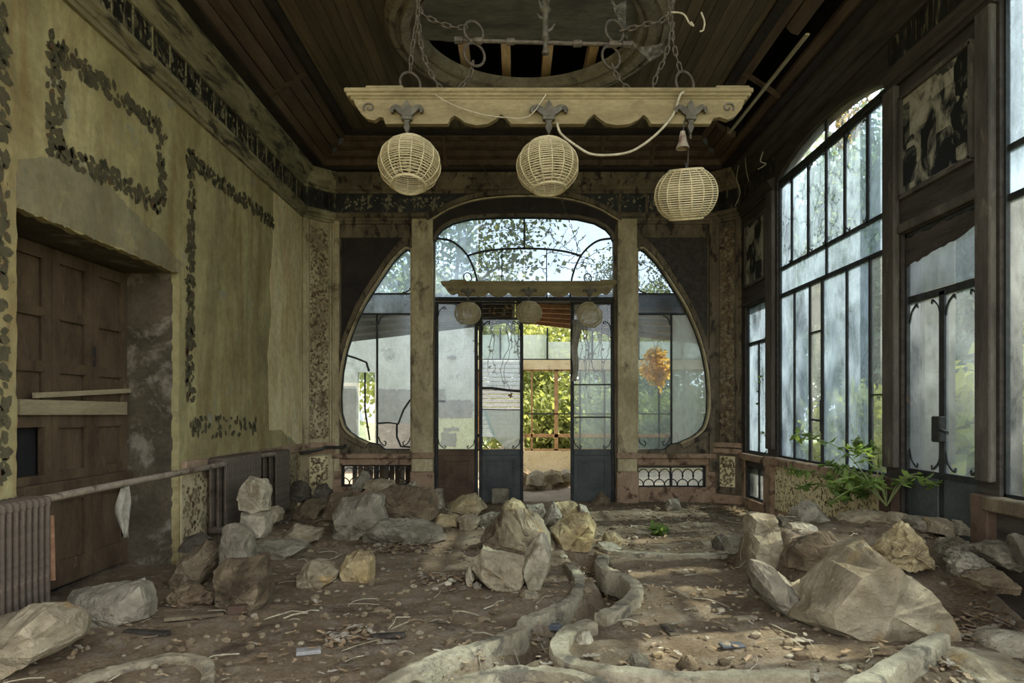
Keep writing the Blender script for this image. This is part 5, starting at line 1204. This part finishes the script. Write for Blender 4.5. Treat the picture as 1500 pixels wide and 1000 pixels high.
 ('kerb_stone', 'edging stone fourth from left under garden door', [(1358, 778), (1360, 758), (1380, 758), (1397, 761), (1399, 784), (1380, 781)], .25, 64, 'buff', dict(Y=4.6, box=.4)),
 ('kerb_stone', 'edging stone at right end of the row under garden door', [(1399, 783), (1401, 761), (1420, 761), (1441, 765), (1448, 781), (1430, 786)], .25, 65, 'grey', dict(Y=4.45, box=.4)),
 ('rubble_heap', 'crumbly pale rubble lump at right of the jagged buff stone', [(1381, 812), (1386, 792), (1398, 786), (1410, 790), (1418, 802), (1402, 824)], .3, 66, 'grey', dict(Y=4.1, rough=2.2)),
 ('rubble_heap', 'crumbly grey rubble lump lower right of the right bed', [(1395, 824), (1413, 809), (1443, 818), (1455, 834), (1430, 844), (1405, 845)], .3, 67, 'grey', dict(Y=3.85, rough=2.2)),
 ('stone', 'brown stone under the rubble by the right edge', [(1418, 846), (1440, 836), (1458, 832), (1474, 846), (1475, 862), (1435, 863)], .28, 68, 'brown', dict(Y=3.65, rough=1.5)),
 ('boulder', 'grey boulder near the dark slab at right edge', [(1424, 802), (1440, 795), (1467, 792), (1485, 804), (1480, 836), (1447, 822)], .36, 69, 'grey', dict(Y=3.95, rough=1.5)),
 ('slate_slab', 'dark polished slab leaning in at the right frame edge', [(1477, 782), (1485, 779), (1520, 790), (1520, 832), (1498, 828), (1488, 808)], .12, 70, 'dark', dict(Y=3.7, rough=.25, box=.35)),
 ('paving_slab', 'broken thick slab lying flat at bottom right corner', [(1380, 979), (1386, 964), (1410, 954), (1450, 960), (1495, 967), (1496, 998), (1430, 999), (1384, 994)], .5, 71, 'buff', dict(rough=.5, box=.4)),
 ('paving_slab', 'pale broken slab at right edge behind the thick slab', [(1436, 948), (1443, 931), (1473, 922), (1515, 930), (1515, 960), (1473, 960)], .4, 72, 'pale', dict(rough=.6)),
 ('stone', 'dark lump left of the right bed stack, leftmost of two', [(1042, 802), (1050, 786), (1060, 782), (1068, 788), (1070, 806)], .25, 73, 'dark', dict(rough=1.6)),
 ('stone', 'grey lump touching left of the right bed stack', [(1062, 808), (1067, 788), (1080, 782), (1092, 785), (1096, 810)], .28, 74, 'grey', dict(rough=1.6)),
 ('stone', 'small squared stone beyond the low far kerb', [(1024, 802), (1027, 792), (1040, 791), (1041, 803)], .18, 75, 'buff', {}),
]
for nm, lb, ol, dep, seed, mk, kw in RK:
    kw = dict(kw); cat = {'boulder': 'rock', 'stone': 'stone', 'stone_block': 'stone', 'kerb_stone': 'kerb stone', 'slate': 'slate', 'rubble_heap': 'rubble'}.get(nm, 'slab' if 'slab' in nm else 'concrete')
    (rock if nm in ('rubble_heap', 'concrete_lump') else hewn)(nm, lb, cat, ol, dep, seed, mk, **kw)
# ochre stain side of the squared block, rocks in the annex
AN = [(776, 727, 26, 22, 'brown'), (797, 722, 30, 26, 'buff'), (818, 726, 28, 24, 'brown'), (836, 720, 30, 28, 'buff'), (785, 710, 30, 22, 'pale'), (808, 706, 34, 20, 'buff'), (828, 704, 26, 18, 'pale'), (770, 712, 24, 26, 'brown'), (762, 730, 22, 16, 'buff')]
for k, (x, y, a, b, mk) in enumerate(AN):
    hewn('stone', 'sunlit rubble stone heaped on the annex floor beyond the open door', 'stone', [(x-a*.5, y), (x-a*.4, y-b*.7), (x, y-b), (x+a*.4, y-b*.8), (x+a*.5, y)], .35, 90+k, mk, Y=10.6+.25*(k % 4), group='rubble stones in the annex')
hewn('stone', 'large stone on the annex floor behind the left pane', 'stone', [(722, 655), (740, 640), (766, 622), (768, 656)], .4, 111, 'pale', sub=3, Y=12.5, lift=-.1)
tl_ = MB().bevbox(bx(721), bx(746), 8.93, 8.96, .0, .20, .006).build('floor_tile', ROCK['grey'], None); tl_.rotation_euler = (0, 0, 0); tag(tl_, 'square grey tile leaning against the closed grey door leaf', 'tile')

# ------------------------------------------------------------------ concrete kerbs of the dry channel
def kerb(label, px, w_=.10, top=.085, seed=0, low=-.16):
    P = [Vector(((x-CX)*((H-top)/(y-CY)), (H-top)*F/(y-CY), 0)) for x, y in px]; C = smooth(P, 8)
    C = [p for i, p in enumerate(C) if i == 0 or (p-C[i-1]).length > .012]; vs = []; n = len(C)
    sec = [(-.54, low), (-.52, low*.5), (-.50, -.012), (-.45, 0), (-.15, .003), (.15, .001), (.45, 0), (.50, -.012), (.52, low*.5), (.54, low)]; m = len(sec)
    for i, p in enumerate(C):
        d = (C[min(i+1, n-1)]-C[max(i-1, 0)]).normalized(); nn = Vector((d.y, -d.x, 0)); gg = max(gz(p.x, p.y), gz(p.x+nn.x*.15, p.y+nn.y*.15))*.35
        for u, z in sec:
            jt = 1+.22*noise.noise(Vector((p.x*9+u*3, p.y*9, seed+z*6)))
            vs.append(p+nn*u*w_*jt+Vector((0, 0, top+gg*0+z+.010*noise.fractal(Vector((p.x*16+u*4, p.y*16, seed+z*9)), 1, 2, 4))))
    fs = [(i*m+k, i*m+k+1, i*m+m+k+1, i*m+m+k) for i in range(n-1) for k in range(m-1)]+[tuple(range(m-1, -1, -1)), tuple((n-1)*m+k for k in range(m))]
    return tag(MB().add(vs, fs).build('concrete_kerb', M['concrete'], None, True, 28), label, 'kerb')
kerb('winding concrete kerb along the left bank of dry channel', [(556, 1004), (600, 978), (660, 954), (720, 936), (762, 918), (772, 905), (808, 890), (838, 874), (848, 855), (846, 840), (834, 826)], .075, .04, 1)
kerb('curled concrete kerb on the upper right bank of dry channel', [(884, 812), (880, 822), (890, 833), (915, 842), (931, 856), (927, 872), (904, 888), (880, 899)], .09, .055, 2)
kerb('bowed concrete kerb on the lower right bank of channel', [(866, 908), (838, 918), (822, 934), (819, 950), (836, 966), (882, 976), (940, 982), (1010, 988), (1100, 986), (1170, 985), (1200, 990)], .09, .06, 3)
kerb('concrete kerb arching along the bottom edge in centre', [(640, 1012), (680, 994), (722, 982), (770, 978), (826, 982), (872, 996), (900, 1010)], .075, .05, 4)
kerb('small curled concrete kerb at the bottom left', [(90, 1006), (140, 985), (190, 972), (206, 967), (250, 958), (288, 962), (306, 976), (300, 1000), (290, 1012)], .055, .03, 5)
kerb('low straight kerb crossing the floor beyond the channel', [(884, 800), (900, 806), (940, 809), (1000, 811), (1050, 811), (1092, 810)], .09, .035, 6)
kerb('straight concrete kerb running from huge boulder to bottom edge', [(1250, 1004), (1290, 980), (1340, 950), (1378, 927)], .085, .10, 7, -.2)

# ------------------------------------------------------------------ litter
def litter(name, n, mats, size, seed, label, ok):
    rn = random.Random(seed); mb = MB(); k = 0; tries = 0
    while k < n and tries < n*900:
        tries += 1
        x = rn.uniform(-2.7, 2.85); y = 2.7+6.3*rn.random()**1.15
        if not ok(x, y, rn): continue
        k += 1; s = size*rn.uniform(.5, 1.35); a = rn.uniform(0, 6.28); c, sn = math.cos(a)*s, math.sin(a)*s; z = gz(x, y)+.010+rn.uniform(0, .02); cu = rn.uniform(-.5, .9); tl = rn.uniform(-.35, .35)
        lf = [(-.5, 0), (-.2, .26), (.1, .16), (.28, .30), (.5, 0), (.22, -.30), (.1, -.18), (-.25, -.24)]
        vs = [(x, y, z)]+[(x+p*c-q*sn, y+p*sn+q*c, z+s*(cu*q*q*2.2+tl*p+.25*cu*p*p)) for p, q in lf]
        mb.add(vs, [(0, i+1, (i+1) % 8+1) for i in range(8)])
    return tag(mb.build(name, mats, None), label, 'leaves', None, 'stuff')
def dens(x, y, rn):
    d = .25+.9*max(0, noise.noise(Vector((x*1.3, y*1.3, 8))))
    if y > 6.5 and x > 1.2: d += .8
    if x > 1.9 and y < 3.9: d += .7
    if min(segd(Vector((x, y)), CH2[i], CH2[i+1]) for i in range(len(CH2)-1)) < .16: d += .7
    if x < -1.9 and 4 < y < 6: d += .4
    return rn.random() < d
litter('leaf_litter', 1100, M['dry_leaf'], .048, 41, 'brown dead leaves scattered over the soil', dens)
litter('leaf_litter', 450, M['dry_leaf_grey'], .046, 42, 'greyish curled dead leaves scattered over the soil', dens)
CLUMP = [(gpt(x, y).xy, r_) for x, y, r_ in ((505, 935, .20), (600, 800, .22), (575, 806, .18), (820, 905, .10), (870, 842, .14), (890, 862, .10), (700, 985, .18), (795, 955, .14), (300, 880, .18), (200, 845, .25), (140, 860, .2), (1440, 900, .22), (1420, 930, .2), (1380, 970, .16), (1340, 775, .2), (1050, 745, .4), (1000, 760, .4), (640, 850, .2))]
litter('leaf_litter', 900, M['dry_leaf'], .052, 43, 'drifts of brown dead leaves in the channel and between stones', lambda x, y, rn: any((Vector((x, y))-c).length < r_*rn.random()**.5 for c, r_ in CLUMP))
litter('leaf_litter', 380, M['dry_leaf_grey'], .055, 44, 'drifts of greyish dead leaves beside the kerbs and slabs', lambda x, y, rn: any((Vector((x, y))-c).length < r_*rn.random()**.5 for c, r_ in CLUMP))
def rubble(n, mat, s0, s1, seed, label):
    rn = random.Random(seed); mb = MB(); vv, ff = ICO[1]
    for _ in range(n):
        x = rn.uniform(-2.6, 2.8); y = 2.7+6.2*rn.random()**1.3; s = rn.uniform(s0, s1)*(1 if rn.random() < .9 else 1.8); z = gz(x, y)+s*.25; a, b, c = rn.uniform(.6, 1.4), rn.uniform(.6, 1.4), rn.uniform(.4, .9)
        mb.add([(x+v.x*s*a*rn.uniform(.75, 1.25), y+v.y*s*b*rn.uniform(.75, 1.25), z+v.z*s*c) for v in vv], ff)
    tag(mb.build('pebbles', mat), label, 'pebbles', None, 'stuff')
rubble(600, ROCK['buff'], .005, .017, 51, 'buff pebbles and crumbs strewn over the soil')
rubble(1500, ROCK['brown'], .006, .022, 52, 'brown clods and crumbs strewn over the soil')
rubble(160, ROCK['pale'], .010, .022, 53, 'pale plaster crumbs strewn over the soil')
def twigs(n, seed):
    rn = random.Random(seed); mb = MB()
    for _ in range(n):
        x = rn.uniform(-2.4, 2.7); y = rn.uniform(2.8, 7.5); a = rn.uniform(0, 6.28); L = rn.uniform(.06, .26); pts = []
        for k in range(4):
            t = k/3; a += rn.uniform(-.35, .35); px_ = x+math.cos(a)*L*t; py_ = y+math.sin(a)*L*t; pts.append((px_, py_, gz(px_, py_)+.012+.01*math.sin(t*3)))
        mb.tube(pts, rn.uniform(.0018, .0045), 4)
    tag(mb.build('twigs', M['rope']), 'thin dry twigs strewn over the soil', 'twigs', None, 'stuff')
twigs(150, 61)
def laid(name, label, cat, px, py, L, wd, th, ang, mat, tilt=0.):
    p = gpt(px, py); mb = MB().bevbox(-L/2, L/2, -wd/2, wd/2, 0, th, min(th, wd)*.15); o = mb.build(name, mat, None); o.location = p+Vector((0, 0, .004)); o.rotation_euler = (tilt, 0, ang); return tag(o, label, cat)
laid('wood_scrap', 'dark flat wood scrap lying in front of the squared block', 'wood', 215, 930, .26, .05, .022, -.15, M['old_wood'])
laid('wood_scrap', 'narrow wood strip lying on soil right of the channel', 'wood', 980, 925, .05, .2, .012, .1, M['panel_wood'])
laid('wood_scrap', 'dark wood piece on the soil at bottom centre left', 'wood', 570, 935, .17, .05, .02, .2, M['old_wood'])
laid('wood_scrap', 'brown splintered wood by the heap of dark rubble', 'wood', 285, 906, .32, .06, .02, .35, M['panel_wood'])
laid('plaster_scrap', 'pale flat plaster piece at the foot of the shutter', 'plaster', 107, 842, .24, .14, .02, .3, M['cloth'])
laid('plaster_scrap', 'grey plaster scrap on the soil at bottom centre left', 'plaster', 452, 958, .12, .07, .02, .3, M['cement'])
laid('tile_scrap', 'dark green tile scrap on the soil below the huge boulder', 'tile', 1072, 948, .12, .07, .012, .1, M['slate'])
laid('tile_scrap', 'white glazed shard right of the huge boulder', 'tile', 1381, 917, .06, .035, .008, -.8, M['metal_sheet'])
laid('tile_scrap', 'brown tile scrap standing by the sooty block foot', 'tile', 347, 900, .11, .06, .05, .3, M['brown_door'])
laid('crushed_can', 'crushed pale blue can in the dry channel', 'can', 810, 924, .09, .05, .035, .1, M['slate'])
laid('flat_stone', 'narrow pale flat stone on soil left of huge boulder', 'stone', 1092, 909, .13, .05, .02, .25, ROCK['buff'])
laid('white_pebble', 'single white pebble on the soil left of flat topped block', 'stone', 1056, 897, .04, .035, .022, .2, ROCK['pale'])
def oakleaf(px, py, s, ang, label):
    p = gpt(px, py); o_ = [(-.5, .0), (-.35, .06), (-.3, .22), (-.18, .10), (-.05, .30), (.08, .13), (.22, .28), (.28, .10), (.42, .14), (.5, 0), (.42, -.14), (.28, -.10), (.22, -.28), (.08, -.13), (-.05, -.30), (-.18, -.10), (-.3, -.22), (-.35, -.06)]
    o = MB().prism(o_, lambda u, v, d: (u*s, v*s, d+s*.35*v*v+s*.1*u), 0, .0015).build('oak_leaf', M['dry_leaf_grey'], None); o.location = p+Vector((0, 0, .015)); o.rotation_euler = (0, .15, ang); tag(o, label, 'leaf')
oakleaf(1173, 942, .14, .1, 'large lobed dry oak leaf on soil below the huge boulder')
oakleaf(567, 945, .11, .6, 'lobed dry oak leaf on soil at bottom centre left')
oakleaf(865, 965, .10, .3, 'lobed dry leaf lying in the dark dry channel')
M['mud'] = wmat('mud', (.018, .016, .014), (.075, .058, .042), 9, bump=.9, bscale=60, d=.02)
vs = []; C = smooth([(p.x, p.y, 0) for p in CH2], 14); C = C[int(len(C)*.52):]
for i, p in enumerate(C):
    d = (C[min(i+1, len(C)-1)]-C[max(i-1, 0)]).normalized(); nn = Vector((d.y, -d.x, 0))
    for k in range(7):
        q = p+nn*(k/6-.5)*(.15+.05*noise.noise(p*6)); vs.append((q.x, q.y, gz(q.x, q.y)+.010+.008*noise.noise(q*40)))
tag(MB().add(vs, [(i*7+k, i*7+k+1, i*7+k+8, i*7+k+7) for i in range(len(C)-1) for k in range(6)]).build('channel_mud', M['mud'], None, True, 180), 'black burnt mud lying in the bed of the dry channel', 'mud', None, 'stuff')

# ------------------------------------------------------------------ vines and plants
def vine(label, strands, r_=.005, leaves=0, mat='vine', lm='dry_leaf', size=.05, seed=1, name='dead_vine'):
    rn = random.Random(seed); st = MB(); lv = MB(); t = thing(name, label, 'vine', strands[0][0])
    for pts in strands:
        P = smooth(pts, 6); P = [p+Vector((rn.uniform(-1, 1), rn.uniform(-.4, .4), rn.uniform(-1, 1)))*.012 for p in P]; st.tube(P, [r_*(1-.6*i/len(P)) for i in range(len(P))], 5)
        for _ in range(leaves):
            p = rn.choice(P); s = size*rn.uniform(.6, 1.3); d = Vector((rn.gauss(0, 1), rn.gauss(0, .6), rn.gauss(-.3, .7))).normalized(); u = d.cross(Vector((.3, 1, .2))).normalized(); w2 = d.cross(u)*s*.12
            lv.add([p, p+d*s*.45+u*s*.32+w2, p+d*s, p+d*s*.45-u*s*.32+w2], [(0, 1, 2), (0, 2, 3)])
    st.build('stem', M[mat], t)
    if lv.v: lv.build('foliage', M[lm], t, kind='stuff')
    return t
rv = random.Random(5)
def hang(px0, px1, py0, L0, L1, n, Y, wig=10):
    out = []
    for _ in range(n):
        x = rv.uniform(px0, px1); y = py0+rv.uniform(-6, 6); L = rv.uniform(L0, L1); out.append([at(x+rv.uniform(-wig, wig)*(k/4), y+L*k/4, Y) for k in range(5)])
    return out
vine('dead vines hanging in front of the closed grey door leaf', hang(700, 765, 440, 50, 150, 12, 9.32), .008, 8, seed=2)
vine('dead vines hanging over the right glazed door leaf', hang(836, 900, 440, 60, 170, 12, 9.32), .008, 6, seed=3)
def net(x0, x1, y0, y1, n, Y, fn=None):
    out = []
    for _ in range(n):
        x, y = rv.uniform(x0, x1), rv.uniform(y0, y1); a = rv.uniform(0, 6.28); P = []
        for k in range(6):
            P.append(at(x, y, Y)); a += rv.uniform(-.7, .7); x = min(max(x+math.cos(a)*16, x0), x1); y = min(max(y+math.sin(a)*12+2, y0), y1)
        out.append(P)
    return out
vine('bare creeper twigs tangled across the arched fanlight', net(642, 895, 325, 425, 34, 9.36), .006, 3, lm='leaf_mid', seed=4)
vine('bare creeper twigs behind the right egg shaped window', net(936, 990, 385, 455, 10, 9.4), .005, 2, seed=6)
vine('bare creeper twigs behind the left egg shaped window', net(548, 600, 385, 455, 8, 9.4), .005, 2, seed=7)
def rnet(y0, y1, z0, z1, n, X=3.06, drop=-.1):
    out = []
    for _ in range(n):
        y, z = rv.uniform(y0, y1), rv.uniform(z0, z1); a = rv.uniform(0, 6.28); P = []
        for k in range(6):
            P.append(Vector((X+rv.uniform(0, .04), y, z))); a += rv.uniform(-.6, .6); y = min(max(y+math.cos(a)*.13, y0), y1); z = max(z+math.sin(a)*.13+drop, z0)
        out.append(P)
    return out
vine('creeper twigs climbing over the top of big right window', rnet(5.4, 7.6, 2.9, 3.95, 42), .005, 4, lm='leaf_mid', seed=8)
vine('golden dry creeper clump at the crown of big right window', rnet(6.0, 6.5, 3.74, 3.95, 16, 3.07, 0), .006, 16, lm='leaf_gold', seed=9)
vine('ivy stems climbing the narrow window at back right', rnet(8.0, 8.4, .7, 2.4, 8, 2.965, .05), .006, 6, lm='leaf_dark', size=.045, seed=10)
def plant(label, base, n, seed, L=(.35, .75), spread=.5, lean=(-.25, .05)):
    rn = random.Random(seed); t = thing('wild_plant', label, 'plant', base); lv = MB()
    for _ in range(n):
        a = rn.uniform(0, 6.28); l = rn.uniform(*L); e = base+Vector((math.cos(a)*spread*l+lean[0]*l, math.sin(a)*spread*l*1.4+lean[1]*l, l*rn.uniform(.15, .95)))
        P = smooth([base, base.lerp(e, .5)+Vector((0, 0, l*.22)), e, e+(e-base)*.15-Vector((0, 0, l*.12))], 5); mb = MB(); mb.tube(P, [.005*(1-.7*i/len(P)) for i in range(len(P))], 5); mb.build('stem', M['stem_green'], t)
        for p in P[4:]:
            for s_ in (-1, 1):
                s = rn.uniform(.05, .095); d = Vector((rn.gauss(0, 1), rn.gauss(0, 1), rn.gauss(-.1, .5))).normalized(); u = d.cross(Vector((0, .3, 1))).normalized(); k = d.cross(u)*s*.15
                lv.add([p, p+d*s*.35+u*s*.30+k, p+d*s*.75+u*s*.2+k*.5, p+d*s, p+d*s*.75-u*s*.2+k*.5, p+d*s*.35-u*s*.30+k], [(0, 1, 2, 3), (0, 3, 4, 5)])
    lv.build('foliage', M['leaf_plant'], t, kind='stuff'); return t
plant('leafy green plant growing in between big window and garden door', Vector((2.80, 5.15, .50)), 16, 1, (.3, .62), .7)
plant('small green sprigs at foot of the big right window', Vector((2.78, 5.75, .42)), 8, 2, (.25, .5), .6)
plant('tiny green weed sprouting from the sunlit back floor', Vector((1.45, 6.7, .0)), 6, 3, (.06, .14), .9, (0, 0))
# torn cloth at the open doorway
vs = []; rn = random.Random(9)
for j in range(12):
    for i in range(5): vs.append(tuple(at(838+i*3.2*(1-.5*j/11)+1.5*math.sin(j*.9), 468+j*8.2, 9.1+.03*math.sin(i*2+j*.7))))
cl_ = MB().add(vs, [(j*5+i, j*5+i+1, j*5+i+6, j*5+i+5) for j in range(11) for i in range(4)]).build('torn_cloth', M['cloth'], None, True, 180); cl_.modifiers.new('thickness', 'SOLIDIFY').thickness = .004
tag(cl_, 'torn strip of pale cloth hanging at the edge of the open doorway', 'cloth')

cord('dusty_strand', 'long pale dusty strand hanging beside the back right corner cornice', 'strand', [at(1082, 242, 8.53), at(1079, 262, 8.5), at(1084, 282, 8.5), at(1077, 302, 8.5)], .006, 'rope')
cord('dusty_strand', 'thin dusty strand second from the back right corner', 'strand', [at(1092, 231, 8.27), at(1093, 248, 8.25), at(1097, 266, 8.25)], .004, 'rope')
cord('dusty_strand', 'curled dusty strand by the upper left of big right window', 'strand', [at(1118, 222, 7.7), at(1114, 236, 7.7), at(1122, 240, 7.7), at(1110, 248, 7.7)], .007, 'rope')
cord('frayed_cord', 'pale frayed cord end knotted on the right hand chain', 'cord', [at(978, 18, 3.66), at(1000, 20, 3.66), at(1010, 34, 3.66), at(1016, 38, 3.66), at(1012, 32, 3.66)], .005, 'rope')
cord('frayed_cord', 'short pale frayed cord dangling right of the right hand chain', 'cord', [at(1027, 18, 3.66), at(1032, 32, 3.66), at(1030, 44, 3.66), at(1025, 46, 3.66)], .005, 'rope')
# labels of repeats, told apart by their order in view
ORD = ['leftmost', 'second from left', 'third from left', 'fourth from left', 'fifth from left', 'sixth from left', 'seventh from left', 'eighth from left', 'ninth from left', 'tenth from left', 'eleventh from left', 'twelfth from left', 'thirteenth from left']
for grp, ph in (('bushes outside the annex', 'green bush against the outside of the rusty annex glazing'), ('mid green trees behind the annex', 'mid green tree standing behind the rusty annex glazing'), ('rubble stones in the annex', 'sunlit rubble stone on the annex floor beyond the open door'),
    ('yellow shrubs outside the right windows', 'yellow green shrub low outside the right hand windows'), ('grey green trees outside the right windows', 'tall grey green tree outside the right hand windows'), ('dark trees far behind the right windows', 'big dark tree far behind the right hand windows')):
    its = sorted([o for o in COL.objects if o.get('group') == grp], key=lambda o: o.location.x/o.location.y)
    for k, o in enumerate(its): o['label'] = ph+', '+(ORD[k] if k < len(its)-1 or len(its) < 3 else 'rightmost')
